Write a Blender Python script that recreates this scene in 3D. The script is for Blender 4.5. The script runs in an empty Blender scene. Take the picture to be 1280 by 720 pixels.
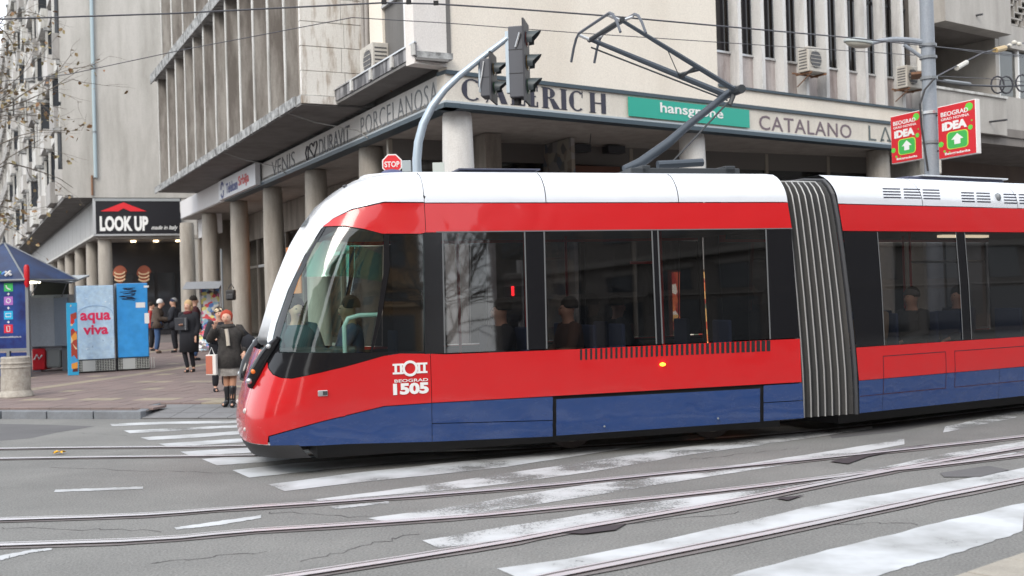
import bpy, bmesh, math, random
from math import sin, cos, pi, radians, sqrt, atan2
from mathutils import Vector, Matrix
random.seed(7)
S = bpy.context.scene
COL = S.collection
# ------------------------------------------------------------------ camera
FPX, CAMH = 1400.0, 1.75
PITCH, ROLL = radians(0.6), radians(-1.65)
_F = Vector((0, cos(PITCH), sin(PITCH))); _U = Vector((0, -sin(PITCH), cos(PITCH))); _R = Vector((1, 0, 0))
CR = cos(ROLL)*_R + sin(ROLL)*_U; CU = -sin(ROLL)*_R + cos(ROLL)*_U
CO = Vector((0, 0, CAMH))
cam = bpy.data.cameras.new('camera'); camo = bpy.data.objects.new('camera', cam); COL.objects.link(camo)
m = Matrix.Identity(4)
for i, v in enumerate((CR, CU, -_F)):
    for j in range(3): m[j][i] = v[j]
m.translation = CO
camo.matrix_world = m
cam.sensor_width = 36; cam.lens = FPX/1280*36; cam.clip_end = 3000; cam.clip_start = .1
cam.dof.use_dof = True; cam.dof.focus_distance = 12.3; cam.dof.aperture_fstop = 2.2
S.camera = camo
S.render.resolution_x, S.render.resolution_y = 1024, 576
# ------------------------------------------------------------------ sky and sun (bright overcast winter day)
W = bpy.data.worlds.new('World'); S.world = W; W.use_nodes = True
nt = W.node_tree; nt.nodes.clear()
sky = nt.nodes.new('ShaderNodeTexSky'); sky.sky_type = 'NISHITA'; sky.sun_disc = False
SUN_EL, SUN_AZ = radians(38), radians(205)
sky.sun_elevation = SUN_EL; sky.sun_rotation = SUN_AZ; sky.air_density = 1.2; sky.dust_density = 3
bg = nt.nodes.new('ShaderNodeBackground'); bg.inputs[1].default_value = 0.13
mx = nt.nodes.new('ShaderNodeMix'); mx.data_type = 'RGBA'; mx.inputs[0].default_value = .72
mx.inputs[7].default_value = (9.5, 9.9, 10.4, 1)          # pale cloud layer over the blue
wo = nt.nodes.new('ShaderNodeOutputWorld')
nt.links.new(sky.outputs[0], mx.inputs[6]); nt.links.new(mx.outputs[2], bg.inputs[0]); nt.links.new(bg.outputs[0], wo.inputs[0])
sl = bpy.data.lights.new('sun', 'SUN'); sl.energy = 1.2; sl.angle = radians(25); sl.color = (1, .95, .88)
so = bpy.data.objects.new('sun', sl); COL.objects.link(so)
sd = Vector((sin(SUN_AZ)*cos(SUN_EL), cos(SUN_AZ)*cos(SUN_EL), sin(SUN_EL)))
so.rotation_euler = sd.to_track_quat('Z', 'Y').to_euler(); so.location = sd*40
S.view_settings.view_transform = 'Standard'; S.view_settings.look = 'None'; S.view_settings.gamma = 1
S.view_settings.exposure = 0.7
S.render.engine = 'CYCLES'
S.cycles.max_bounces = 8; S.cycles.transparent_max_bounces = 16
# ------------------------------------------------------------------ survey helpers: photograph measurement -> metres
def ray(x, y): return _F + CR*((x-640)/FPX) - CU*((y-360)/FPX)
def ground(x, y, z=0.0):
    d = ray(x, y); return CO + d*((z-CAMH)/d.z)
PVZ = lambda Y: .12 + .0125*(Y-18)
def pave(x, y):
    d = ray(x, y); t = (.12-.0125*18-CAMH)/(d.z-.0125*d.y); return CO + d*t
def depth(x, y, D):
    d = ray(x, y); return CO + d*(D/d.y)
class Fr:
    """local frame of a facade or vehicle side: a runs along it, o points outwards"""
    def __init__(s, x, y, az, side):
        s.o = Vector((x, y, 0)); s.az = az
        s.d = Vector((sin(radians(az)), cos(radians(az)), 0)); s.n = Vector((s.d.y, -s.d.x, 0))*side
    def p(s, a, o, z): return s.o + s.d*a + s.n*o + Vector((0, 0, z))
    def px(s, x, y, o=0.0):
        d = ray(x, y); q = s.o + s.n*o
        t = (q-CO).dot(s.n)/d.dot(s.n); P = CO + d*t
        return (P-s.o).dot(s.d), P.z
WF = Fr(0, 0, 90, 1)           # a = x, o = -y
class XY:                      # plain frame with its own heading, a forward, o to the right
    pass
# ------------------------------------------------------------------ materials
MATS = {}
def mat(name, col, rough=.6, metal=0., coat=0., emit=None, es=1., alpha=None):
    if name in MATS: return MATS[name]
    m = bpy.data.materials.new(name); m.use_nodes = True
    b = m.node_tree.nodes['Principled BSDF']
    b.inputs['Base Color'].default_value = (*col, 1); b.inputs['Roughness'].default_value = rough
    b.inputs['Metallic'].default_value = metal; b.inputs['Coat Weight'].default_value = coat
    b.inputs['Coat Roughness'].default_value = .04
    if emit: b.inputs['Emission Color'].default_value = (*emit, 1); b.inputs['Emission Strength'].default_value = es
    MATS[name] = m; return m
def grime(name, col, col2, scale=1., rough=.8, amount=.5, streak=True, bump=.15, fine=40, metal=0., coat=0., low=.35, high=.7, vr=.09):
    """procedural weathered surface: col stained towards col2, streaked downwards"""
    if name in MATS: return MATS[name]
    m = mat(name, col, rough, metal, coat); t = m.node_tree; N = t.nodes; L = t.links; b = N['Principled BSDF']
    g = N.new('ShaderNodeNewGeometry'); mp = N.new('ShaderNodeMapping')
    mp.inputs['Scale'].default_value = (scale, scale, scale*(.18 if streak else 1))
    L.new(g.outputs['Position'], mp.inputs[0])
    n1 = N.new('ShaderNodeTexNoise'); n1.inputs['Scale'].default_value = 1.4; n1.inputs['Detail'].default_value = 6; n1.inputs['Roughness'].default_value = .65
    L.new(mp.outputs[0], n1.inputs[0])
    r = N.new('ShaderNodeValToRGB'); r.color_ramp.elements[0].position = low; r.color_ramp.elements[1].position = high
    L.new(n1.outputs[0], r.inputs[0])
    n2 = N.new('ShaderNodeTexNoise'); n2.inputs['Scale'].default_value = fine; n2.inputs['Detail'].default_value = 4
    L.new(g.outputs['Position'], n2.inputs[0])
    mm = N.new('ShaderNodeMath'); mm.operation = 'MULTIPLY'; mm.inputs[1].default_value = amount; L.new(r.outputs[0], mm.inputs[0])
    x = N.new('ShaderNodeMix'); x.data_type = 'RGBA'; L.new(mm.outputs[0], x.inputs[0])
    x.inputs[6].default_value = (*col, 1); x.inputs[7].default_value = (*col2, 1)
    h = N.new('ShaderNodeHueSaturation'); mr = N.new('ShaderNodeMapRange'); mr.inputs[3].default_value = 1-vr; mr.inputs[4].default_value = 1+vr; mr.inputs[1].default_value = .3; mr.inputs[2].default_value = .7
    L.new(n2.outputs[0], mr.inputs[0]); L.new(mr.outputs[0], h.inputs['Value']); L.new(x.outputs[2], h.inputs['Color'])
    L.new(h.outputs[0], b.inputs['Base Color'])
    if bump:
        bp = N.new('ShaderNodeBump'); bp.inputs['Strength'].default_value = bump; bp.inputs['Distance'].default_value = .02
        L.new(n2.outputs[0], bp.inputs['Height']); L.new(bp.outputs[0], b.inputs['Normal'])
    return m
def paint(name, col, dirt=.25):
    """glossy vehicle paint: slightly wavy panels, road dust low down"""
    if name in MATS: return MATS[name]
    m = mat(name, col, .26, 0, .7); t = m.node_tree; N = t.nodes; L = t.links; b = N['Principled BSDF']
    g = N.new('ShaderNodeNewGeometry'); n1 = N.new('ShaderNodeTexNoise'); n1.inputs['Scale'].default_value = 2.6; n1.inputs['Detail'].default_value = 1
    L.new(g.outputs['Position'], n1.inputs[0])
    bp = N.new('ShaderNodeBump'); bp.inputs['Strength'].default_value = .35; bp.inputs['Distance'].default_value = .03
    L.new(n1.outputs[0], bp.inputs['Height']); L.new(bp.outputs[0], b.inputs['Normal']); L.new(bp.outputs[0], b.inputs['Coat Normal'])
    n2 = N.new('ShaderNodeTexNoise'); n2.inputs['Scale'].default_value = 5; n2.inputs['Detail'].default_value = 8; n2.inputs['Roughness'].default_value = .7
    mp = N.new('ShaderNodeMapping'); mp.inputs['Scale'].default_value = (1, 1, 2.2); L.new(g.outputs['Position'], mp.inputs[0]); L.new(mp.outputs[0], n2.inputs[0])
    sx = N.new('ShaderNodeSeparateXYZ'); L.new(g.outputs['Position'], sx.inputs[0])
    mr = N.new('ShaderNodeMapRange'); mr.inputs[1].default_value = 1.1; mr.inputs[2].default_value = .2; mr.inputs[3].default_value = .12; mr.inputs[4].default_value = 1.; L.new(sx.outputs[2], mr.inputs[0])
    cr_ = N.new('ShaderNodeMapRange'); cr_.inputs[1].default_value = .4; cr_.inputs[2].default_value = .75; L.new(n2.outputs[0], cr_.inputs[0])
    mu = N.new('ShaderNodeMath'); mu.operation = 'MULTIPLY'; L.new(mr.outputs[0], mu.inputs[0]); L.new(cr_.outputs[0], mu.inputs[1])
    mu2 = N.new('ShaderNodeMath'); mu2.operation = 'MULTIPLY'; mu2.inputs[1].default_value = dirt; L.new(mu.outputs[0], mu2.inputs[0])
    x = N.new('ShaderNodeMix'); x.data_type = 'RGBA'; x.inputs[6].default_value = (*col, 1); x.inputs[7].default_value = (.17, .15, .13, 1)
    L.new(mu2.outputs[0], x.inputs[0]); L.new(x.outputs[2], b.inputs['Base Color'])
    r_ = N.new('ShaderNodeMath'); r_.operation = 'MULTIPLY_ADD'; r_.inputs[1].default_value = 1.2; r_.inputs[2].default_value = .22; L.new(mu2.outputs[0], r_.inputs[0]); L.new(r_.outputs[0], b.inputs['Roughness'])
    return m
def glass(name, tint, refl=.12, rough=.0):
    if name in MATS: return MATS[name]
    m = bpy.data.materials.new(name); m.use_nodes = True; N = m.node_tree.nodes; L = m.node_tree.links; N.clear()
    o = N.new('ShaderNodeOutputMaterial'); x = N.new('ShaderNodeMixShader'); tr = N.new('ShaderNodeBsdfTransparent'); gl = N.new('ShaderNodeBsdfGlossy')
    tr.inputs[0].default_value = (*tint, 1); gl.inputs['Roughness'].default_value = rough; gl.inputs[0].default_value = (1, 1, 1, 1)
    lw = N.new('ShaderNodeLayerWeight'); lw.inputs[0].default_value = .5
    pw = N.new('ShaderNodeMath'); pw.operation = 'POWER'; pw.inputs[1].default_value = 4; L.new(lw.outputs['Facing'], pw.inputs[0])
    ad = N.new('ShaderNodeMath'); ad.operation = 'MULTIPLY_ADD'; ad.use_clamp = True; ad.inputs[1].default_value = .8; ad.inputs[2].default_value = refl
    L.new(pw.outputs[0], ad.inputs[0]); L.new(ad.outputs[0], x.inputs[0]); L.new(tr.outputs[0], x.inputs[1]); L.new(gl.outputs[0], x.inputs[2]); L.new(x.outputs[0], o.inputs[0])
    MATS[name] = m; return m
def blotches(name, cols, scale=8., rough=.5, emit=0.):
    """many-coloured print (magazine covers, food pictures): voronoi cells through a constant ramp"""
    if name in MATS: return MATS[name]
    m = mat(name, cols[0], rough); N = m.node_tree.nodes; L = m.node_tree.links; b = N['Principled BSDF']
    g = N.new('ShaderNodeNewGeometry'); v = N.new('ShaderNodeTexVoronoi'); v.inputs['Scale'].default_value = scale
    s = N.new('ShaderNodeSeparateColor'); r = N.new('ShaderNodeValToRGB'); r.color_ramp.interpolation = 'CONSTANT'
    while len(r.color_ramp.elements) < len(cols): r.color_ramp.elements.new(.5)
    for i, c in enumerate(cols): r.color_ramp.elements[i].position = i/len(cols); r.color_ramp.elements[i].color = (*c, 1)
    L.new(g.outputs['Position'], v.inputs[0]); L.new(v.outputs['Color'], s.inputs[0]); L.new(s.outputs[0], r.inputs[0]); L.new(r.outputs[0], b.inputs['Base Color'])
    if emit: L.new(r.outputs[0], b.inputs['Emission Color']); b.inputs['Emission Strength'].default_value = emit
    return m
def worn_paint(name, col, wear=.5):
    if name in MATS: return MATS[name]
    m = mat(name, col, .7); N = m.node_tree.nodes; L = m.node_tree.links; b = N['Principled BSDF']; o = N['Material Output']
    g = N.new('ShaderNodeNewGeometry')
    n1 = N.new('ShaderNodeTexNoise'); n1.inputs['Scale'].default_value = 1.5; n1.inputs['Detail'].default_value = 4; n1.inputs['Roughness'].default_value = .55
    n2 = N.new('ShaderNodeTexNoise'); n2.inputs['Scale'].default_value = 38; n2.inputs['Detail'].default_value = 6; n2.inputs['Roughness'].default_value = .75
    L.new(g.outputs['Position'], n1.inputs[0]); L.new(g.outputs['Position'], n2.inputs[0])
    a = N.new('ShaderNodeMath'); a.operation = 'MULTIPLY_ADD'; a.inputs[1].default_value = .85; L.new(n2.outputs[0], a.inputs[0]); L.new(n1.outputs[0], a.inputs[2])
    r = N.new('ShaderNodeValToRGB'); r.color_ramp.elements[0].position = wear; r.color_ramp.elements[1].position = wear+.16; L.new(a.outputs[0], r.inputs[0])
    t = N.new('ShaderNodeBsdfTransparent'); x = N.new('ShaderNodeMixShader')
    L.new(r.outputs[0], x.inputs[0]); L.new(t.outputs[0], x.inputs[1]); L.new(b.outputs[0], x.inputs[2]); L.new(x.outputs[0], o.inputs[0])
    h = N.new('ShaderNodeMix'); h.data_type = 'RGBA'; h.inputs[6].default_value = (col[0]*.55, col[1]*.54, col[2]*.52, 1); h.inputs[7].default_value = (*col, 1)
    r2 = N.new('ShaderNodeValToRGB'); r2.color_ramp.elements[0].position = .3; r2.color_ramp.elements[1].position = .62; L.new(n1.outputs[0], r2.inputs[0])
    L.new(r2.outputs[0], h.inputs[0]); L.new(h.outputs[2], b.inputs['Base Color'])
    return m
concrete = grime('grey_concrete', (.36, .35, .325), (.14, .135, .12), 1.6, .85, .95)
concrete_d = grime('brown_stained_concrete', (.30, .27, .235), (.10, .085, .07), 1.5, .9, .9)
concrete_l = grime('pale_concrete', (.60, .60, .58), (.26, .25, .23), 2.0, .8, .85, low=.42, high=.68)
cream = grime('cream_render', (.77, .715, .63), (.60, .53, .44), .5, .85, .6, bump=.06, low=.45, high=.8)
stone_w = grime('white_stone', (.70, .69, .66), (.27, .20, .14), 3.2, .7, .9, low=.5, high=.68)
slabm = grime('slab_edge_concrete', (.42, .43, .43), (.10, .10, .10), 3.5, .8, .9, streak=False, low=.38, high=.62)
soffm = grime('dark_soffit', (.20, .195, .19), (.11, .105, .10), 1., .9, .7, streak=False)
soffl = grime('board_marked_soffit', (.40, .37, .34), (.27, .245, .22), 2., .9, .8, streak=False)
colm = grime('column_concrete', (.40, .37, .33), (.24, .22, .19), 3., .85, .8)
colw = grime('pale_column', (.66, .65, .63), (.48, .46, .43), 3., .8, .6)
asph = grime('asphalt', (.212, .209, .198), (.128, .127, .122), .4, .8, .9, streak=False, bump=.5, fine=55, vr=.32, low=.3, high=.75)
asph2 = grime('asphalt_patch', (.12, .117, .12), (.09, .088, .09), .8, .8, .8, streak=False, bump=.3, fine=80)
bedm = grime('rail_seal', (.19, .17, .168), (.12, .10, .098), 2., .8, .9, streak=False, bump=.3, fine=60)
pavem = grime('pavement_base', (.14, .12, .115), (.09, .08, .075), 1., .9, .8, streak=False)
slabA = grime('reddish_paving', (.225, .168, .155), (.15, .12, .112), .8, .85, .8, streak=False, bump=.2, fine=50)
slabB = grime('yellow_paving', (.32, .27, .20), (.22, .19, .15), .8, .85, .8, streak=False, bump=.2, fine=50)
slabC = grime('grey_paving', (.20, .20, .205), (.13, .13, .135), .8, .85, .8, streak=False, bump=.2, fine=50)
slabN = grime('near_paving', (.36, .33, .28), (.24, .22, .19), 2., .85, .8, streak=False, bump=.2, fine=70)
kerbm = grime('kerb_stone', (.20, .215, .235), (.13, .135, .145), 2., .8, .8, streak=False)
steel = mat('polished_rail_steel', (.66, .64, .66), .36, .35)
rust = grime('rusty_rail', (.11, .09, .088), (.06, .048, .046), 4., .7, .8, streak=False)
black = mat('black_void', (.01, .01, .011), .7)
rubber = mat('black_rubber', (.03, .03, .032), .6)
tramred = paint('tram_red', (.56, .011, .014), .10)
tramblue = paint('tram_blue', (.013, .048, .175), .13)
tramwhite = paint('tram_white', (.70, .73, .78), .1)
blackg = mat('black_glossy_pillar', (.010, .010, .012), .12)
glass_s = glass('tinted_tram_glass', (.36, .35, .35), .10, .025)
glass_c = glass('cab_glass', (.78, .93, .88), .08, .03)
glass_d = glass('dark_quarter_glass', (.10, .10, .11), .12, .03)
shopglass = glass('shop_glass', (.55, .57, .58), .05)
darkgrey = mat('dark_grey_plastic', (.05, .052, .058), .5)
grey = mat('mid_grey_paint', (.22, .235, .25), .45, .2)
polem = grime('pole_grey_paint', (.27, .30, .34), (.2, .22, .25), 3., .5, .6, bump=.03)
polel = mat('galvanised_blue_grey', (.42, .50, .57), .4, .4)
white = mat('white_paint', (.78, .78, .77), .5)
redp = mat('signal_red', (.68, .02, .03), .4)
alu = mat('aluminium', (.62, .63, .64), .35, .8)
acm = grime('air_con_casing', (.58, .56, .52), (.40, .36, .30), 4., .6, .7)
grillm = mat('dark_grille', (.09, .09, .095), .6)
brownm = grime('rusty_bracket', (.25, .13, .07), (.12, .07, .05), 5., .8, .8)
wiremat = mat('wire_black', (.05, .05, .06), .5)
winpane = mat('window_dark_glass', (.045, .05, .058), .06, 0, .3)
curtain = mat('curtain_cream', (.55, .47, .36), .9)
paintw = worn_paint('worn_white_marking', (.53, .545, .56), .66)
paintv = worn_paint('very_worn_white_marking', (.52, .53, .54), .77)
paintg = worn_paint('fresh_white_marking', (.54, .56, .58), .56)
# ------------------------------------------------------------------ mesh builder and object helpers
class MB:
    def __init__(s): s.v = []; s.f = []; s.key = {}
    def vert(s, p):
        k = (round(p[0], 4), round(p[1], 4), round(p[2], 4))
        if k in s.key: return s.key[k]
        s.key[k] = len(s.v); s.v.append(Vector(p)); return s.key[k]
    def face(s, ps, merge=False):
        if merge:
            ids = []
            for p in ps:
                i = s.vert(p)
                if i not in ids: ids.append(i)
            if len(ids) > 2: s.f.append(ids)
        else:
            n = len(s.v); s.v += [Vector(p) for p in ps]; s.f.append(list(range(n, n+len(ps))))
    def hexa(s, P):     # 8 points: bottom loop 0-3, top loop 4-7
        n = len(s.v); s.v += [Vector(p) for p in P]
        for q in ((3,2,1,0), (4,5,6,7), (0,1,5,4), (1,2,6,5), (2,3,7,6), (3,0,4,7)): s.f.append([n+i for i in q])
        return s
    def box(s, fr, a0, a1, o0, o1, z0, z1):
        P = [fr.p(a, o, z) for z in (z0, z1) for a, o in ((a0, o0), (a1, o0), (a1, o1), (a0, o1))]
        return s.hexa(P)
    def prism(s, pts, vec):   # planar loop extruded along vec
        n = len(s.v); k = len(pts); vec = Vector(vec)
        s.v += [Vector(p) for p in pts] + [Vector(p)+vec for p in pts]
        s.f.append([n+i for i in range(k)][::-1]); s.f.append([n+k+i for i in range(k)])
        for i in range(k): s.f.append([n+i, n+(i+1) % k, n+k+(i+1) % k, n+k+i])
        return s
    def tube(s, path, r, n=8, caps=True, up=Vector((0, 0, 1))):
        path = [Vector(p) for p in path]; rs = r if isinstance(r, (list, tuple)) else [r]*len(path)
        base = len(s.v); prev = None
        for i, p in enumerate(path):
            t = (path[min(i+1, len(path)-1)]-path[max(i-1, 0)]).normalized()
            if prev is None:
                a = t.cross(up)
                if a.length < .05: a = t.cross(Vector((1, 0, 0)))
                a.normalize()
            else: a = (prev - t*prev.dot(t)).normalized()
            prev = a; b = t.cross(a)
            for k in range(n):
                an = 2*pi*k/n; s.v.append(p+(a*cos(an)+b*sin(an))*rs[i])
        for i in range(len(path)-1):
            for k in range(n):
                s.f.append([base+i*n+k, base+i*n+(k+1) % n, base+(i+1)*n+(k+1) % n, base+(i+1)*n+k])
        if caps:
            s.f.append([base+k for k in range(n)][::-1]); s.f.append([base+(len(path)-1)*n+k for k in range(n)])
        return s
    def lathe(s, c, prof, n=24, caps=True):
        base = len(s.v); c = Vector(c)
        for r, z in prof:
            for k in range(n): s.v.append(c+Vector((r*cos(2*pi*k/n), r*sin(2*pi*k/n), z)))
        for i in range(len(prof)-1):
            for k in range(n): s.f.append([base+i*n+k, base+i*n+(k+1) % n, base+(i+1)*n+(k+1) % n, base+(i+1)*n+k])
        if caps:
            s.f.append([base+k for k in range(n)][::-1]); s.f.append([base+(len(prof)-1)*n+k for k in range(n)])
        return s
    def ball(s, c, rx, ry, rz, n=12, m=8, rot=None, zmin=-1., zmax=1.):
        base = len(s.v); c = Vector(c); rot = rot or Matrix.Identity(3)
        for i in range(m+1):
            ph = zmin + (zmax-zmin)*i/m; ph = math.asin(max(-1, min(1, ph)))
            for k in range(n):
                an = 2*pi*k/n; s.v.append(c+rot @ Vector((rx*cos(ph)*cos(an), ry*cos(ph)*sin(an), rz*sin(ph))))
        for i in range(m):
            for k in range(n): s.f.append([base+i*n+k, base+i*n+(k+1) % n, base+(i+1)*n+(k+1) % n, base+(i+1)*n+k])
        s.f.append([base+k for k in range(n)][::-1]); s.f.append([base+m*n+k for k in range(n)])
        return s
def wloc(o):
    p = Vector((0, 0, 0))
    while o is not None: p += o.location; o = o.parent
    return p
def tag(o, label=None, cat=None, group=None, kind=None):
    if label: o['label'] = label
    if cat: o['category'] = cat
    if group: o['group'] = group
    if kind: o['kind'] = kind
    return o
def add(name, me, parent=None, loc=None):
    o = bpy.data.objects.new(name, me); COL.objects.link(o)
    if parent is not None: o.parent = parent
    if loc is not None: o.location = loc
    return o
def obj(name, mb, material, parent=None, smooth=False, bevel=0., label=None, origin=None, kind=None, recalc=True):
    """vertices are in world metres; the object's origin is its parent's (or the given one)"""
    org = wloc(parent) if parent is not None else Vector(origin if origin is not None else (0, 0, 0))
    me = bpy.data.meshes.new(name)
    me.from_pydata([tuple(v-org) for v in mb.v], [], mb.f)
    me.materials.append(material)
    if recalc:
        bm = bmesh.new(); bm.from_mesh(me); bmesh.ops.recalc_face_normals(bm, faces=bm.faces); bm.to_mesh(me); bm.free()
    if smooth:
        for p in me.polygons: p.use_smooth = True
        if smooth != 2: me.set_sharp_from_angle(angle=radians(35))
    me.update()
    o = add(name, me, parent, None if parent is not None else org)
    if bevel:
        b = o.modifiers.new('bevel', 'BEVEL'); b.width = bevel; b.segments = 2; b.limit_method = 'ANGLE'
    if label: o['label'] = label
    if kind: o['kind'] = kind
    return o
def thing(name, loc, label, cat, group=None):
    o = add(name, None, None, Vector(loc)); o.empty_display_size = .2
    return tag(o, label, cat, group)
def structure(name, mb, material, smooth=False): return obj(name, mb, material, smooth=smooth, kind='structure')
def copy_tree(o, parent=None):
    c = o.copy(); COL.objects.link(c)
    if parent is not None: c.parent = parent
    for ch in list(o.children): copy_tree(ch, c)
    return c
def box(name, fr, a0, a1, o0, o1, z0, z1, material, parent, bevel=0., label=None):
    return obj(name, MB().box(fr, a0, a1, o0, o1, z0, z1), material, parent, bevel=bevel, label=label)
def text(name, body, P, right, up, width, height, material, parent, bold=0., depth_=.006, spacing=1., shear=0.):
    """lettering as a real, slightly raised mesh: fitted into width x height from bottom-left point P"""
    c = bpy.data.curves.new(name, 'FONT'); c.body = body; c.size = 1; c.offset = bold; c.extrude = .01; c.space_character = spacing; c.shear = shear
    c.resolution_u = 3
    o = bpy.data.objects.new(name, c); COL.objects.link(o)
    me = bpy.data.meshes.new_from_object(o.evaluated_get(bpy.context.evaluated_depsgraph_get()))
    bpy.data.objects.remove(o); bpy.data.curves.remove(c)
    xs = [v.co.x for v in me.vertices]; ys = [v.co.y for v in me.vertices]
    x0, x1, y0, y1 = min(xs), max(xs), min(ys), max(ys)
    right = Vector(right).normalized(); up = Vector(up).normalized(); nrm = right.cross(up); org = wloc(parent)
    for v in me.vertices:
        x = (v.co.x-x0)/(x1-x0)*width; y = (v.co.y-y0)/(y1-y0)*height; z = (v.co.z+.01)/.02*depth_
        v.co = Vector(P)+right*x+up*y+nrm*z-org
    me.materials.clear(); me.materials.append(material)
    me.name = name
    return add(name, me, parent)
UP = Vector((0, 0, 1))
# ================================================================== GROUND
mb = MB(); g = 24
mb.face([(-600, -400, 0), (600, -400, 0), (600, 800, 0), (-600, 800, 0)])
road = structure('road', mb, asph)
tag(road, 'grey asphalt road with worn markings and sunken tram rails')
def ribbon(pts, w0, w1, z, mbb=None, jit=0.):
    mbb = mbb or MB(); L = []; R = []
    for i, p in enumerate(pts):
        p = Vector((p[0], p[1], 0)); a = Vector((*pts[max(i-1, 0)][:2], 0)); b = Vector((*pts[min(i+1, len(pts)-1)][:2], 0))
        t = (b-a).normalized(); n = Vector((-t.y, t.x, 0))
        L.append(p+n*(w1+random.uniform(-jit, jit))+UP*z); R.append(p+n*(w0+random.uniform(-jit, jit))+UP*z)
    for i in range(len(pts)-1): mbb.face([R[i], R[i+1], L[i+1], L[i]])
    return mbb
def spline(pts, step=.5):
    out = []; P = [Vector((*p[:2], 0)) for p in pts]; P = [P[0]*2-P[1]]+P+[P[-1]*2-P[-2]]
    for i in range(1, len(P)-2):
        n = max(2, int((P[i+1]-P[i]).length/step))
        for k in range(n):
            t = k/n; a, b, c, d = P[i-1:i+3]
            out.append(.5*((2*b)+(c-a)*t+(2*a-5*b+4*c-d)*t*t+(3*b-a-3*c+d)*t*t*t))
    out.append(P[-2]); return out
NT = [0]
def track(label, railA, railB):
    NT[0] += 1; dz = .0014*NT[0]
    t = thing('tram_track', (railA[0][0], railA[0][1], 0), label, 'tram track', 'tram tracks set in the road')
    for r in (railA, railB):
        s = spline(r, .4)
        obj('rail_seal', ribbon(s, -.09, .10, .005+dz*.6, jit=.018), bedm, t)
        hd = MB()
        for w0, w1, z in ((-.045, .03, .016), (.062, .082, .016)): ribbon(s, w0, w1, z+dz, hd)
        rl = obj('rail', hd, steel, t)
        obj('groove', ribbon(s, .03, .062, .010+dz), rust, rl)
    return t
track('tram track that runs under the red tram', [(-30, 17.6), (-15, 15.3), (-6.69, 14.53), (-3.98, 14.15), (-1.2, 13.98), (1.15, 14.23), (3.0, 14.85), (5.85, 16.4), (11.5, 19.65), (30, 30.5)],
      [(-30, 16.5), (-15, 14.3), (-6.23, 13.53), (-3.06, 13.17), (-.8, 13.02), (1.42, 13.26), (3.76, 14.0), (6.36, 15.5), (12, 18.8), (30.5, 29.6)])
track('tram track crossing the zebra in front of the tram', [(-30, 12.5), (-12, 9.95), (-4.39, 9.5), (-2.28, 9.76), (-.05, 10.33), (1.7, 11.05), (2.7, 11.45), (5.79, 12.85), (12, 16.0), (30, 25.6)],
      [(-30, 11.5), (-12, 8.95), (-3.91, 8.46), (-2.05, 8.72), (-.56, 9.02), (-.05, 9.17), (1.25, 9.66), (2.24, 10.1), (3.15, 10.55), (5.12, 11.45), (12, 14.9), (30.5, 24.6)])
track('nearest tram track curving across the lower right corner', [(-9, 3.6), (-4.5, 5.6), (-1.38, 7.27), (-.05, 8.08), (.31, 8.36), (2.14, 9.62), (3.0, 10.3), (5.42, 11.99), (12, 16.1), (30, 27.2)],
      [(-8.5, 2.6), (-4, 4.6), (-.7, 6.4), (.25, 7.05), (1.79, 8.09), (3.02, 8.97), (4.51, 9.99), (12, 14.9), (30.5, 26.2)])
# painted crossing: each bar from measured upper and lower edges
def bar(upper, lower, m_, z=.004, jit=.012):
    U = [ground(*p) for p in upper]; Lw = [ground(*p) for p in lower]
    def resample(P, n):
        d = [0]
        for i in range(len(P)-1): d.append(d[-1]+(P[i+1]-P[i]).length)
        out = []
        for k in range(n+1):
            t = d[-1]*k/n
            for i in range(len(P)-1):
                if t <= d[i+1]+1e-9: break
            u = (t-d[i])/max(1e-9, d[i+1]-d[i]); out.append(P[i].lerp(P[i+1], u))
        return out
    n = 24; U = resample(U, n); Lw = resample(Lw, n); b = MB()
    for P in (U, Lw):
        for i in range(n+1): P[i] = Vector((P[i].x+random.uniform(-jit, jit), P[i].y+random.uniform(-jit, jit), z))
    for i in range(n): b.face([Lw[i], Lw[i+1], U[i+1], U[i]])
    return obj('painted_bar', b, m_, road)
bar([(137, 530), (200, 527.5), (300, 526)], [(141, 533), (200, 530.5), (300, 529)], paintw)
bar([(154, 538.5), (230, 535), (300, 531.5)], [(162, 542), (230, 538), (300, 534.5)], paintw)
bar([(177, 547), (240, 543), (330, 537)], [(187, 550.5), (240, 547.5), (330, 541)], paintw)
bar([(199, 555), (260, 551), (340, 546)], [(209, 558.8), (260, 556), (340, 551)], paintg)
bar([(225, 565), (300, 560.5), (370, 556)], [(238, 570), (300, 567), (370, 562)], paintg)
bar([(254, 574), (320, 569), (420, 562)], [(272, 582), (330, 578), (420, 569)], paintg)
bar([(292, 588), (360, 580), (480, 571), (700, 556)], [(312, 597.5), (380, 590), (500, 578), (700, 562)], paintg)
bar([(336, 606), (440, 592), (560, 579), (640, 571), (780, 553), (900, 541)], [(356, 614.5), (450, 603), (560, 592), (640, 583), (800, 558), (900, 545)], paintw)
bar([(392, 625), (480, 614), (560, 603), (640, 591), (730, 578), (850, 560), (960, 546), (1090, 528)], [(400, 627), (490, 619), (570, 612), (640, 604), (740, 590), (860, 569), (970, 554), (1090, 536)], paintv)
bar([(412, 634), (485, 627)], [(420, 636.5), (485, 630)], paintw)
bar([(460, 648), (520, 641), (600, 628), (700, 611), (800, 597), (900, 585), (1000, 570), (1130, 549)], [(475, 651.5), (540, 650), (640, 636), (720, 623), (830, 605), (920, 591), (1010, 577), (1130, 556)], paintv)
bar([(1180, 534), (1280, 512)], [(1180, 541), (1280, 520)], paintv)
bar([(527, 676.5), (600, 664), (640, 657.5), (740, 642), (800, 628), (900, 616), (1000, 600), (1110, 583), (1180, 568), (1280, 552)], [(549, 686), (640, 674.5), (700, 665), (800, 646), (900, 629), (1000, 613), (1110, 592), (1200, 580), (1280, 565)], paintv)
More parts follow.
